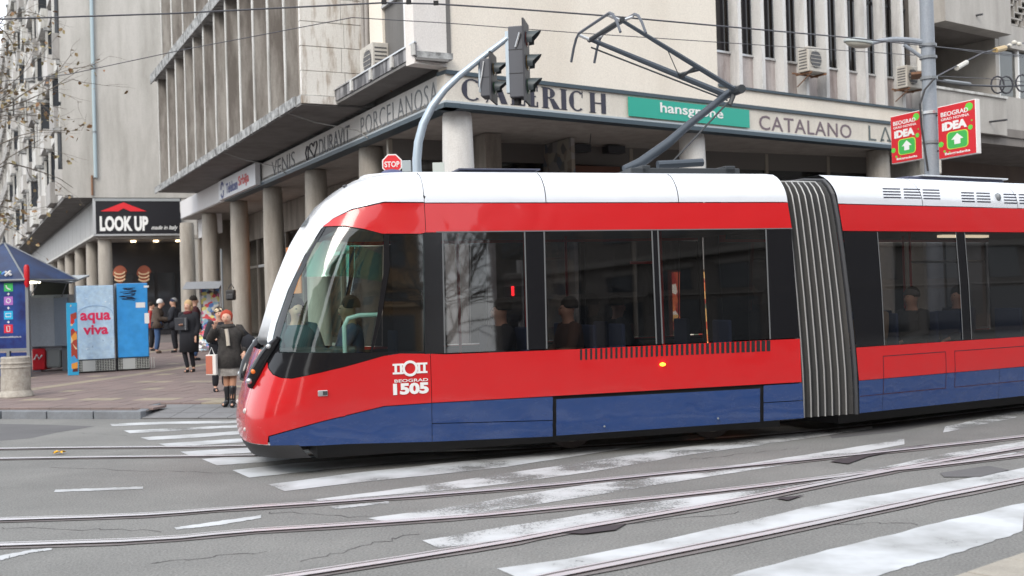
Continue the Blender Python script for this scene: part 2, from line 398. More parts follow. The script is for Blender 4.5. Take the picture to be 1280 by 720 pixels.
bar([(620, 711.5), (700, 701), (800, 682), (900, 660), (1000, 636), (1090, 620), (1200, 600), (1280, 585)], [(650, 724), (740, 716), (840, 696), (960, 668), (1040, 651), (1100, 637), (1200, 616), (1280, 601)], paintw)
bar([(912, 721), (1000, 697), (1100, 672), (1190, 650), (1280, 629)], [(1085, 724), (1150, 704), (1210, 688), (1280, 664)], paintg)
bar([(70, 612.5), (125, 610.5), (180, 608.5)], [(68, 615.5), (125, 613.5), (178, 611.5)], paintg)
bar([(218, 660), (280, 651), (328, 644)], [(222, 662.5), (280, 656), (326, 648)], paintw)
bar([(0, 695), (40, 688), (66, 685.5)], [(0, 701), (40, 691), (64, 688)], paintw)
# tar patches
def patch(px, zz=.002, m_=asph2):
    P = [ground(*p) for p in px]; obj('tar_patch', (lambda b: (b.face([(p.x, p.y, zz) for p in P]), b)[1])(MB()), m_, road)
patch([(0, 530), (60, 531), (118, 533), (70, 541), (38, 548), (0, 551)])
patch([(1030, 536), (1130, 523), (1200, 524), (1120, 540), (1040, 548)], m_=asph2)
patch([(1175, 592), (1235, 583), (1262, 588), (1225, 597), (1180, 597)], .0075)
for px_ in ([(1037, 578), (1075, 570), (1110, 563), (1165, 556), (1140, 561), (1085, 572), (1060, 581)], [(968, 624), (990, 622), (1006, 620), (985, 627)], [(700, 668), (745, 661), (783, 656), (770, 664), (730, 669)]): patch(px_, .0125, mat('broken_edge', (.045, .035, .04), .9))
rc_ = random.Random(21)
for x0_, y0_, x1_, y1_ in ((640, 668, 930, 640), (330, 640, 560, 652), (0, 660, 210, 664), (380, 700, 520, 668), (60, 585, 300, 592), (960, 655, 1150, 655), (860, 575, 1000, 560), (180, 705, 330, 690), (1120, 690, 1210, 660), (30, 537, 160, 545)):
    A_, B_ = ground(x0_, y0_), ground(x1_, y1_); pts_ = [A_.lerp(B_, i/14)+Vector((rc_.uniform(-.05, .05), rc_.uniform(-.05, .05), 0)) for i in range(15)]
    cm = MB()
    for i in range(14):
        n_ = (pts_[i+1]-pts_[i]).cross(UP).normalized(); w0_, w1_ = .002+.005*rc_.random(), .002+.005*rc_.random()
        cm.face([pts_[i]-n_*w0_+UP*.0028, pts_[i+1]-n_*w1_+UP*.0028, pts_[i+1]+n_*w1_+UP*.0028, pts_[i]+n_*w0_+UP*.0028])
    obj('crack', cm, mat('crack_dark', (.085, .08, .08), .95), road)
# fallen leaf
lf = MB(); P = ground(74, 568); 
for k in range(5): 
    an = k*1.25; lf.face([P+UP*.03, P+Vector((cos(an)*.05, sin(an)*.05, .05)), P+Vector((cos(an+.5)*.09, sin(an+.5)*.09, .02)), P+Vector((cos(an+1)*.05, sin(an+1)*.05, .045))])
tag(obj('fallen_leaf', lf, mat('yellow_leaf', (.75, .42, .03), .7), origin=P), 'small yellow leaf lying between the rails at left', 'leaf')
# ---------------- far pavement, gently rising
KERB = [(-40, 27.2), (-14, 20.25), (-8.62, 18.78), (-6.03, 18.06), (-4.06, 17.55), (-1.5, 17.1), (1, 17.25), (4, 18.6), (10, 22.7), (20, 29.9), (60, 60)]
mb = MB()
kb = [Vector((x, y, 0)) for x, y in KERB]
far = [Vector((x, 130, 0)) for x in (-75, -62, -55, -48, -42, -35, -25, -15, 5, 35, 90)]
def pz(p, dz=0.): return Vector((p.x, p.y, PVZ(p.y)+dz))
inn = []
for i, p in enumerate(kb): inn.append(pz(p+Vector((.05, .14, 0)), -.012))
rampset = (4, 5, 6)
for i in rampset: inn[i] = pz(kb[i]+Vector((.25, 1.25, 0)), -.012)
for i in range(len(kb)-1): mb.face([inn[i]]+([Vector((-6.0, 19.35, PVZ(19.35)-.012))] if i == 3 else [])+[inn[i+1], pz(far[i+1]), pz(far[i])])
pavement = structure('pavement', mb, pavem)
tag(pavement, 'reddish slab pavement rising gently towards the arcades')
# kerb stones left of the ramp
def seg_stones(p0, p1, n, h0, h1, wid=.16):
    for k in range(n):
        a = p0.lerp(p1, k/n+.004); b = p0.lerp(p1, (k+1)/n-.004); t = (b-a).normalized(); nn = Vector((-t.y, t.x, 0))*wid
        z0, z1 = h0+(h1-h0)*k/n, h0+(h1-h0)*(k+1)/n
        z0 += random.uniform(-.004, .004)
        q = MB().hexa([a-UP*.05, b-UP*.05, b+nn-UP*.05, a+nn-UP*.05, a+UP*z0, b+UP*z1, b+nn+UP*z1, a+nn+UP*z0])
        obj('kerb_stone', q, kerbm, pavement, bevel=.012)
seg_stones(kb[1], kb[2], 6, .145, .13); seg_stones(kb[2], kb[3], 3, .13, .125)
K3 = kb[3]; RC = Vector((-6.1, 19.35, 0)); seg_stones(K3+Vector((.02, .17, 0)), RC, 2, .125, .14)
seg_stones(kb[6], kb[7], 4, .12, .12); seg_stones(kb[7], kb[8], 8, .12, .16)
# dropped ramp: grey paving units
rmb = []
for i in range(3, 6):
    for k in range(4):
        for j in range(3):
            p0 = kb[i].lerp(kb[i+1], k/4); p1 = kb[i].lerp(kb[i+1], (k+1)/4)
            ins = lambda i_: Vector((.25, 1.25, 0)) if i_ != 3 else Vector((.05, 1.3, 0))
            o0 = ins(i).lerp(ins(i+1), k/4); o1 = ins(i).lerp(ins(i+1), (k+1)/4)
            q = []
            for (pp, oo) in ((p0, o0), (p1, o1)):
                for f_ in (j/3+.01, (j+1)/3-.01): q.append(pp+oo*f_+UP*(.02+f_*.11))
            a, b, c, d = q[0], q[2], q[3], q[1]; e = (b-a).normalized()*.006
            obj('paving_slab', MB().hexa([a+e-UP*.06, b-e-UP*.06, c-e-UP*.06, d+e-UP*.06, a+e, b-e, c-e, d+e]), slabC, pavement)
obj('ramp_bed', (lambda b: ([b.face([kb[i]+UP*.008, kb[i+1]+UP*.008, inn[i+1], inn[i] if i > 3 else Vector((-6.0, 19.35, PVZ(19.35)-.012))]) for i in range(3, 6)], b)[1])(MB()), pavem, pavement)
# paving slabs: the 300 largest in the photograph as parts, the rest joined
du = Vector((.9655, -.2603, 0)); dv = Vector((.2603, .9655, 0)); P0 = Vector((-6.2, 18.3, 0)); TS = .4
cells = []
def xkerb(x):
    for i in range(len(kb)-1):
        if kb[i].x <= x <= kb[i+1].x:
            t = (x-kb[i].x)/(kb[i+1].x-kb[i].x); return kb[i].y+(kb[i+1].y-kb[i].y)*t + (1.3 if kb[i].x > -6.2 and kb[i+1].x < 1.5 else .3)
    return 1e9
for i in range(-60, 60):
    for j in range(-6, 66):
        c = P0+du*(i*TS)+dv*(j*TS)
        if c.y < xkerb(c.x) or c.y > 44: continue
        px_ = 640+FPX*c.x/c.y
        if px_ < -25 or px_ > 345 and (c.y > 19.5 or px_ > 560): continue
        cells.append((c.y, i, j, c))
cells.sort(key=lambda t: t[0])
rest = {0: MB(), 1: MB()}; protos = {}
def slab_hex(c, s=.388, h=.014):
    q = []
    for z in (-.02, h):
        for (su, sv) in ((-.5, -.5), (.5, -.5), (.5, .5), (-.5, .5)): q.append(Vector((0, 0, z))+du*(su*s)+dv*(sv*s)+UP*(.0125*(du*(su*s)+dv*(sv*s)).y))
    return q
vis = [c for c in cells if 640+FPX*c[3].x/c[3].y < 318 and c[3].y < 29]
parts = set((c[1], c[2]) for c in vis[:286])
for y, i, j, c in cells:
    yel = (i % 14 == 2) or (j % 9 == 4 and i % 3 != 0 and i > -10) or ((i*7+j*13) % 41 == 0)
    mt = 1 if yel else 0; z = PVZ(c.y)+random.uniform(-.002, .002)
    if (i, j) in parts:
        if mt not in protos:
            me = bpy.data.meshes.new('paving_slab'); me.from_pydata([tuple(v) for v in slab_hex(c)], [], [(3,2,1,0), (4,5,6,7), (0,1,5,4), (1,2,6,5), (2,3,7,6), (3,0,4,7)])
            me.materials.append(slabB if yel else slabA); protos[mt] = me
        o = add('paving_slab', protos[mt], pavement, Vector((c.x, c.y, z)))
    else: rest[mt].hexa([v+Vector((c.x, c.y, z)) for v in slab_hex(c)])
for k, nm in ((0, slabA), (1, slabB)): obj('slab_field', rest[k], nm, pavement, kind='stuff')
# near pavement (lower right corner, under the photographer)
e0, e1 = ground(1206, 721), ground(1285, 693); de = (e1-e0).normalized(); dn = Vector((de.y, -de.x, 0))
mb = MB(); a = e0-de*25; b = e0+de*25
mb.face([a+UP*.003, a+dn*12+UP*.003, b+dn*12+UP*.003, b+UP*.003])
near = structure('near_pavement', mb, pavem); tag(near, 'pale slab pavement in the near right corner')
for i in range(-2, 6):
    for j in range(0, 3):
        q = []
        for z in (0, .03+random.uniform(-.003, .003)):
            for (u, v) in ((.01, .01), (.49, .01), (.49, .34), (.01, .34)): q.append(e0+de*(i*.5+u)+dn*(j*.35+v)+UP*z)
        obj('paving_slab', MB().hexa(q), slabN, near, bevel=.004)

# ================================================================== MAIN CORNER BUILDING
LF = Fr(-1.2, 22.0, -26.3, -1); RF = Fr(-1.2, 22.0, 53.8, 1)
B = thing('corner_building', (-1.2, 22, 0), 'weathered modernist corner building with vertical concrete fins over a column arcade', 'building')
SOF, FT = 5.58, 6.27
def column(c, r, top, m_, parent=B, rt=None):
    zb = PVZ(c.y)-.1; rt = rt or r*.93
    obj('column', MB().lathe((c.x, c.y, 0), [(r, zb), (r, top-1.2), (rt, top-.12), (rt*.93, top)], 20), m_, parent, smooth=True)
cc = RF.p(.5, 0, 0)+LF.d*.5
column(cc, .325, SOF, colw)
for x in (467, 397, 342.5, 300, 263, 234):
    a, z = LF.px(x, 300, -.5); column(LF.p(a, -.5, 0), .33, SOF, colm)
for v in (7.35, 14.6): column(RF.p(v, -.55, 0), .33, SOF, colw if v < 10 else colm)
# arcade soffits, ceiling over walkway
mb = MB(); pts = [LF.p(29.2, 0, SOF+.02), LF.p(0, 0, SOF+.02), RF.p(16.2, 0, SOF+.02), RF.p(16.2, -5, SOF+.02), LF.p(5, -5, SOF+.02), LF.p(29.2, -5, SOF+.02)]
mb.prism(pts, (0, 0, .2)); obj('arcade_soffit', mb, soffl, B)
# shop fronts behind columns (left side)
box('shop_floor', LF, 2, 29.2, -6.5, -2.3, .0, .5, concrete, B)
bays = [3.0+2.2*i for i in range(13)]
for i, a in enumerate(bays[:-1]):
    box('shop_window', LF, a+.06, a+2.14, -2.33, -2.30, .7, 4.5, shopglass, B)
    box('window_frame', LF, a-.06, a+.06, -2.4, -2.22, .3, SOF, mat('bronze_frame', (.16, .14, .12), .5, .3) if i % 3 else alu, B)
    box('transom', LF, a+.06, a+2.14, -2.38, -2.24, 3.35, 3.45, alu if i % 2 else mat('bronze_frame', (.16, .14, .12)), B)
box('shop_lintel', LF, 2.9, 29.2, -2.6, -2.2, 4.5, SOF, concrete_d, B)
shop_in = blotches('shop_interior_goods', [(.24, .20, .17), (.16, .16, .17), (.26, .24, .21), (.36, .33, .28), (.14, .16, .19), (.28, .25, .21), (.17, .17, .17), (.30, .29, .28)], 4.5, .8)
box('shop_interior', LF, 3, 29.2, -4.6, -4.5, .3, SOF, shop_in, B)
box('side_wall', LF, 29.2, 29.5, -6.5, -.7, 0, 6.3, concrete_d, B)
# right side shop front (runs closer to the street as it goes right)
s0_, s1_ = RF.p(1.2, -4.3, 0), RF.p(16.4, -1.6, 0); SF = Fr(s0_.x, s0_.y, math.degrees(atan2((s1_-s0_).x, (s1_-s0_).y)), 1); SLn = (s1_-s0_).length
nb = 7
for i in range(nb):
    a0, a1 = SLn*i/nb, SLn*(i+1)/nb
    box('shop_window', SF, a0+.05, a1-.05, -.02, .01, .5, SOF-.45, shopglass, B)
    box('window_frame', SF, a0-.05, a0+.05, -.06, .06, .2, SOF, mat('pale_bronze_frame', (.34, .31, .26), .5, .3), B)
box('shop_lintel', SF, 0, SLn, -.1, .05, SOF-.45, SOF+.1, mat('dark_lintel', (.16, .15, .14), .7), B)
box('shop_interior', SF, 2.2, SLn+1, -3.2, -3.1, .2, SOF+.1, shop_in, B)
box('shop_ceiling', SF, 2.2, SLn+1, -3.1, -.12, SOF-.25, SOF-.15, soffl, B)
box('brown_panel', SF, SLn*.30, SLn*.40, .1, .2, 3.2, SOF-.5, mat('brown_wood', (.13, .05, .03), .6), B)
for a in (4.6, 5.6): box('ceiling_duct', SF, a, a+.5, .3, .6, SOF-.2, SOF-.02, darkgrey, B)
obj('loose_cable', MB().tube([RF.p(5.0, -1.5, SOF), RF.p(5.0, -1.55, SOF-.25), RF.p(4.95, -1.5, SOF-.4)], .01, 5), rubber, B)
# fascia boards (both sides) with dark trims
fas = grime('cream_fascia', (.66, .62, .55), (.50, .46, .40), 1.5, .6, .6, bump=.02)
trim = mat('dark_blue_grey_trim', (.05, .075, .095), .5)
box('fascia', LF, .06, 20.35, -.3, 0, SOF+.09, FT, grime('grey_fascia', (.60, .59, .57), (.45, .44, .42), 1.5, .6, .6, bump=.02), B)
box('fascia', LF, 20.45, 29.1, -.3, .04, SOF+.06, FT+.1, mat('plain_white_fascia', (.66, .66, .67), .5), B)
box('fascia', RF, .0, 15.9, -.3, .003, SOF+.09, FT-.04, fas, B)
for fr_, a1 in ((LF, 20.3), (RF, 15.95)):
    box('fascia_trim', fr_, -.02, a1, -.3, .05, SOF-.01, SOF+.085, trim, B)
    box('fascia_lip', fr_, -.02, a1, .002, .035, SOF+.088, SOF+.13, mat('lip_grey', (.42, .47, .5), .5), B)
box('fascia_backing', LF, .5, 20.4, -.5, -.31, SOF+.2, 6.95, soffm, B)
box('fascia_backing', RF, .3, 15.9, -.6, -.31, SOF+.25, 6.6, soffm, B)
box('fascia_trim', RF, .0, 15.95, -.3, .05, FT-.04, FT+.04, trim, B)
LS = box('lit_shop_window', LF, 18.6, 20.4, -2.22, -2.18, 2.2, 3.9, mat('shop_orange', (.42, .16, .06), .6, emit=(.8, .28, .08), es=.35), B)
text('window_lettering', 'OFF', LF.p(20.1, -2.17, 2.75), -LF.d, UP, 1.2, .5, mat('warm_white', (.8, .7, .5), .5, emit=(1, .8, .5), es=.4), LS)
for a_, z_, c_ in ((12.2, 1.9, (.45, .42, .38)), (8.0, 1.7, (.12, .25, .42)), (16.5, 1.8, (.5, .48, .45)), (23.2, 2.0, (.42, .10, .08)), (6.0, 2.3, (.5, .47, .4))): box('window_poster', LF, a_, a_+.7, -2.29, -2.27, z_-.5, z_+.5, mat('poster_%d' % int(a_), c_, .6), B)
box('lower_beam', LF, 25.5, 29.3, -.95, -.7, 4.8, SOF, mat('plain_white_fascia', (.66, .66, .67)), B)
# ---- left facade upper: projecting fin block
PF = 1.45; Z1, Z1b, Z2, Z2b = 6.62, 6.40, 11.15, 10.82
A0, A1 = 5.0, 25.4
ufr = Fr(*LF.p(A0, 0, 0)[:2], 53.8, 1)
box('slab', LF, A0-.05, A1+.1, -.3, PF+.06, Z1b+.03, Z1, slabm, B)
for k in range(14):
    a = A0+.3+k*1.5; box('slab_edge_panel', LF, a, a+1.42, PF+.055, PF+.10, Z1b, Z1+.02, slabm, B)
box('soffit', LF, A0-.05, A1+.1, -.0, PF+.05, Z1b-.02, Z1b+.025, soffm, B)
box('slab', LF, A0-.05, A1+.3, .2, PF+.12, Z2b, Z2, slabm, B)
for k in range(14):
    a = A0+.3+k*1.5; box('slab_edge_panel', LF, a, a+1.42, PF+.115, PF+.16, Z2b-.02, Z2+.02, slabm, B)
finx = [25.30, 23.15, 21.29, 19.49, 17.85, 16.18, 14.48, 12.87, 11.17, 9.55, 7.98, 6.40]
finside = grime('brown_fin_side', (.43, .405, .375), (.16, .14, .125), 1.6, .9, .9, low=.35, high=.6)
for k, a in enumerate(finx):
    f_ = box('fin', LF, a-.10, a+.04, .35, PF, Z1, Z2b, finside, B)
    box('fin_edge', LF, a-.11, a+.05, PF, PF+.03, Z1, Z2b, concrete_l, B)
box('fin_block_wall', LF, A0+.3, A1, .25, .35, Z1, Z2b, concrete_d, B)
for a in finx[1:]: box('recessed_window', LF, a+.3, a+1.2, .352, .38, 8.2, 10.4, winpane, B)
for k in range(9):
    a = 6.4+k*2.25
    box('fin', LF, a-.09, a+.05, .55, PF-.05, Z2, 15.6, finside, B); box('fin_edge', LF, a-.10, a+.06, PF-.05, PF-.02, Z2, 15.6, concrete_l, B)
    box('recessed_window', LF, a+.3, a+2.0, .40, .43, Z2+.6, 14.6, winpane, B)
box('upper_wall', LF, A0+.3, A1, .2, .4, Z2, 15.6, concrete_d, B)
box('roof_slab', LF, -1, A1+.3, -5, PF+.2, 15.6, 16, slabm, B)
# end wall of the fin block: stone panels in courses
h = .575
for r in range(16):
    z = Z1+.004+r*h; w = 1.52; sp = .98 if r % 2 else 1.05
    for (b0, b1) in ((0, sp), (sp+.012, w)):
        pr = random.uniform(-.006, .006)
        q = [LF.p(A0-.02+pr, PF+.02-b, zz) for zz in (z, z+h-.014) for b in (b0, b1)]
        thick = LF.d*.12
        obj('stone_panel', MB().hexa([q[0], q[1], q[1]+thick, q[0]+thick, q[2], q[3], q[3]+thick, q[2]+thick]), stone_w, B, bevel=.006)
box('end_wall_core', LF, A0+.08, A0+.3, -.08, PF-.005, Z1, 15.6, concrete_d, B)
box('slab_end', LF, A0-.10, A0-.05, .62, PF+.05, Z1b+.02, Z1-.02, stone_w, B)
# recessed wall with drain pipes, pillar, window
box('recess_wall', LF, 3.9, A0+.1, -.25, -.03, Z1, 15.6, concrete_d, B)
for a in (4.35, 4.62): obj('drain_pipe', MB().tube([LF.p(a, .06, Z1), LF.p(a, .06, 15.5)], .055, 10), grime('pipe_grey', (.38, .36, .34), (.16, .14, .13), 4.), B, smooth=True)
box('pillar', LF, 3.05, 3.9, -.2, .16, Z1, 15.6, cream, B)
box('spandrel', LF, .0, 3.05, -.15, .1, Z1, 8.25, grime('dark_spandrel', (.17, .165, .16), (.11, .105, .10), 1.5, .8, .8), B)
box('window_sill', LF, .0, 3.05, .1, .18, 8.25, 8.31, alu, B)
box('window_pane', LF, .05, 3.0, -.10, -.06, 8.35, 12, winpane, B)
for a in (.9, 1.9, 2.9): box('window_frame', LF, a, a+.07, -.06, .0, 8.31, 12, grey, B)
for z in (9.6,): box('window_frame', LF, .05, 3.0, -.055, -.005, z, z+.06, grey, B)
# balcony slab along the recess
PB = .69
box('slab', LF, -.2, A0-.06, -.1, PB-.03, Z1b+.08, Z1-.02, slabm, B)
box('soffit', LF, -.2, A0-.06, 0.0, PB-.02, Z1b+.03, Z1b+.078, soffm, B)
box('slab_rail', LF, -.22, A0-.06, PB-.02, PB+.03, Z1+.13, Z1+.16, alu, B)
box('slab_upstand', LF, -.21, A0-.06, PB-.03, PB, Z1b+.1, Z1+.13, grime('grimy_upstand', (.36, .36, .37), (.05, .05, .055), 4., .8, .9, low=.35, high=.55), B)
for a in (-.2, 1.0, 2.3, 3.6): box('upstand_post', LF, a, a+.13, PB+.0, PB+.04, Z1b+.12, Z1+.13, concrete_l, B)
# right facade upper wall
box('corner_pier', LF, -.02, .35, 0.02, .70, Z1+.16, 15.6, mat('bright_render', (.76, .76, .77), .7), B)
CW = RF
box('upper_wall', CW, -.70, .05, -.30, .02, Z1-.25, 15.6, concrete_l if False else grime('pale_render', (.70, .67, .64), (.58, .54, .50), .6, .85, .6, bump=.05), B)
box('upper_wall', CW, .05, 7.72, -.30, .0, FT+.04, 15.6, cream, B)
box('wall_band', CW, 7.72, 16.0, -.6, .0, FT+.04, 6.67, cream, B)
box('ledge', CW, 7.72, 16.0, -.6, .05, 6.67, 6.73, trim, B)
spand = grime('spandrel_stain', (.52, .47, .45), (.22, .17, .16), 2., .85, .9, low=.4, high=.65)
finl = grime('pale_fin', (.66, .655, .645), (.26, .245, .235), 1.4, .8, .7, low=.48, high=.72)
fv = [7.78+.823*i for i in range(11)]
for i, v in enumerate(fv):
    if i > 0: box('fin', CW, v-.12, v, -.30, .0, 6.73, 15.6, finl, B)
    if i < 10:
        box('spandrel', CW, v, v+.703, -.40, -.30, 6.73, 7.58, spand, B)
        box('window_sill', CW, v, v+.703, -.32, -.25, 7.58, 7.63, alu, B)
        box('window_pane', CW, v, v+.703, -.50, -.44, 7.63, 15.6, mat('dark_window_recess', (.03, .028, .03), .12), B)
        box('window_frame', CW, v+.0, v+.703, -.435, -.40, 9.6, 9.68, darkgrey, B)
box('roof_slab', CW, 0, 16.2, -6, .2, 15.6, 16, slabm, B)
box('back_wall', CW, 7.6, 16, -1.0, -.65, 6, 15.6, concrete_d, B)
# hanging wires on the slab
for a, oo in ((6.2, 1.5), (13.5, 1.5)):
    obj('loose_cable', MB().tube([LF.p(a, oo, Z1b), LF.p(a-.3, .9, Z1b-.25), LF.p(a-1.0, .06, SOF+.3), LF.p(a-1.7, .06, SOF+.02)], .014, 5), mat('pale_cable', (.3, .3, .29), .7), B)
# ---- air conditioners
def aircon(fr, a, o, z, w, hh, d, label, bracket=True):
    t = thing('air_conditioner', fr.p(a, o, z), label, 'air conditioner', 'air conditioners on the facades')
    box('casing', fr, a, a+w, o, o+d, z, z+hh, acm, t, bevel=.02)
    gm = MB(); n = 9
    gr = obj('fan_grille', MB().lathe((0, 0, 0), [(.001, .0), (.2, .0)], 16, caps=False), grillm, t)
    c = fr.p(a+w*.38, o+d+.006, z+hh*.5); R_ = min(w*.3, hh*.42)
    q = MB(); ring = [c+fr.d*(R_*cos(k*pi/8))+UP*(R_*sin(k*pi/8)) for k in range(16)]; q.prism(ring, fr.n*.012)
    bpy.data.objects.remove(gr); gr = obj('fan_grille', q, grillm, t)
    for k in range(5):
        zz = z+hh*(.2+.15*k); box('grille_bar', fr, a+w*.1, a+w*.68, o+d+.02, o+d+.026, zz, zz+.012, acm, gr)
    sd_ = MB()
    for k in range(7): sd_.box(fr, a-.006, a, o+.05, o+d-.05, z+.07+k*hh*.12, z+.07+k*hh*.12+.03)
    obj('side_louvre', sd_, grillm, t)
    if bracket:
        k = MB(); 
        for aa in (a+.06, a+w-.1): k.box(fr, aa, aa+.04, 0 if o > 0 else o, o+d+.03, z-.05, z-.005); 
        k.box(fr, a-.25, a+w, o+.02, o+.06, z-.06, z-.02)
        obj('bracket', k, brownm, t)
        obj('brace', MB().tube([fr.p(a+.08, o+d, z-.05), fr.p(a+.08, 0.02, z-.33)], .015, 5), brownm, t)
    return t
a, z = RF.px(1003, 105, .25); aircon(RF, a+.0, .12, 7.02+.22, .72, .62, .34, 'air conditioner on rusty bracket between the fins, left of the two beside the lamp')
a, z = RF.px(1126, 120, .25); aircon(RF, a+.0, .12, 7.02+.18, .72, .6, .34, 'air conditioner between the fins just left of the grey lamp post')
a, z = LF.px(468, 90, .3); aircon(LF, 2.85, .1, z-.15, .85, .72, .38, 'cream air conditioner under the corner window above the long sign board')

# ================================================================== RIGHT BUILDING (loggias)
RB = thing('loggia_building', RF.p(16.2, 0, 0), 'grey concrete building with deep loggias at the right edge', 'building')
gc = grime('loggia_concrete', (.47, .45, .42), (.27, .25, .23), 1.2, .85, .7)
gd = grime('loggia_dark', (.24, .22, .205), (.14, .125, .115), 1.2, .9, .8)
v0, v1 = 16.35, 19.75
box('loggia_parapet', RF, v0, v1, .0, .55, 9.2, 13, gc, RB)
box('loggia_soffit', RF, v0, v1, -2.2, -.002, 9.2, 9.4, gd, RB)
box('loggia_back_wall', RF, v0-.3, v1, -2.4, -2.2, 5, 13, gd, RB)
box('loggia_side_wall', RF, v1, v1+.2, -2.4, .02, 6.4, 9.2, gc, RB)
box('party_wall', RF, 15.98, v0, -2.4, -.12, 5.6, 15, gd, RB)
box('loggia_parapet', RF, v0-.1, v1+.2, .05, .2, 6.25, 7.35, gc, RB)
box('floor_slab', RF, v0-.1, 27, -2.2, .049, 6.25, 6.5, gd, RB)
box('parapet_coping', RF, v0-.12, v1+.22, .0, .25, 7.35, 7.42, concrete_l, RB)
box('loggia_door', RF, v0+.7, v0+1.6, -2.2, -2.15, 6.5, 8.6, winpane, RB)
box('wall', RF, v1+.2, 30, -.3, .0, 6.25, 7.5, gc, RB)
box('wall', RF, v1+.2, 30, -.3, .03, 9.0, 9.7, gc, RB)
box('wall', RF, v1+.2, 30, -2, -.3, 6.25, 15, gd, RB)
for k in range(5):
    b0 = v1+.35+k*1.1
    box('window', RF, b0, b0+1.0, -.22, -.18, 7.55, 8.95, curtain, RB)
    box('window_pane', RF, b0, b0+1.0, -.15, -.14, 7.55, 8.95, shopglass, RB)
    box('window_frame', RF, b0-.08, b0, -.2, -.05, 7.5, 9.0, white, RB)
lat = MB()
for i in range(14):
    for j in range(12):
        a_ = v1+.35+i*.22; z_ = 9.75+j*.2
        if (i*5+j*3) % 4 != 1: lat.box(RF, a_, a_+.22, -.15, -.05, z_, z_+.045)
        if (i*3+j*7) % 5 != 2: lat.box(RF, a_, a_+.045, -.152, -.048, z_+.046, z_+.199)
tag(obj('lattice_screen', lat, gc, RB), kind='stuff')
box('dark_backing', RF, v1+.2, 25, -.29, -.2, 9.7, 12.5, mat('screen_void', (.05, .045, .04), .9), RB)
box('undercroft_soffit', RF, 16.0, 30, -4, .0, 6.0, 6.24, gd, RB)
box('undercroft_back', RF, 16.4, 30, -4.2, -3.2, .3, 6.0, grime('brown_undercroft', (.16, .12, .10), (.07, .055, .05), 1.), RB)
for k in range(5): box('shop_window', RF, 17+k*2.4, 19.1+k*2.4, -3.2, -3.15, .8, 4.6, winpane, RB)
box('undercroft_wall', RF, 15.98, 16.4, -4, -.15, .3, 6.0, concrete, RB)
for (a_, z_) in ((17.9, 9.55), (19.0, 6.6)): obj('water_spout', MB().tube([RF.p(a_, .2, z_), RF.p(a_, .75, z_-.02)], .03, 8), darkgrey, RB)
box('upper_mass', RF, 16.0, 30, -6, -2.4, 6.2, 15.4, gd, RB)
t = thing('air_conditioner', depth(1165, 88, 28), 'tall narrow air conditioner on the wall right behind the lamp post', 'air conditioner', 'air conditioners on the facades')
D_ = 29.5; p0 = depth(1164, 88, D_); AF = Fr(p0.x, p0.y, 20, 1); 
box('casing', AF, 0, .8, -.35, 0, p0.z, p0.z+.85, acm, t, bevel=.03)
for k in range(7): box('louvre', AF, .1, .7, .0, .012, p0.z+.1+k*.1, p0.z+.15+k*.1, grillm, t)
box('bracket', AF, 0, .8, -.5, -.05, p0.z-.06, p0.z, brownm, t)
p0 = depth(1177, 217, 27); AF = Fr(p0.x, p0.y, 20, 1)
t = thing('air_conditioner', p0, 'air conditioner low on the wall directly under the right red sign', 'air conditioner', 'air conditioners on the facades')
box('casing', AF, 0, .5, -.3, 0, p0.z, p0.z+.5, acm, t, bevel=.03)
for k in range(5): box('louvre', AF, .06, .44, .0, .012, p0.z+.06+k*.08, p0.z+.10+k*.08, grillm, t)
box('bracket', AF, 0, .5, -.3, -.05, p0.z-.4, p0.z-.01, brownm, t)

# ================================================================== LEFT BUILDING (beyond the side street corner)
EX, EY = -18.5, 50.0
LB = thing('long_apartment_building', (EX, EY, 0), 'long grey apartment building with saw-tooth bays above an arcade, at the left', 'building')
L2 = Fr(EX, EY, -26.3, -1); EW = Fr(EX, EY, 70, 1)
wallg = grime('smooth_grey_wall', (.46, .445, .42), (.29, .28, .255), .9, .85, .85, bump=.08, low=.4, high=.7)
P2 = 1.25
def q_end(a): return EW.p(a, 0, 0)
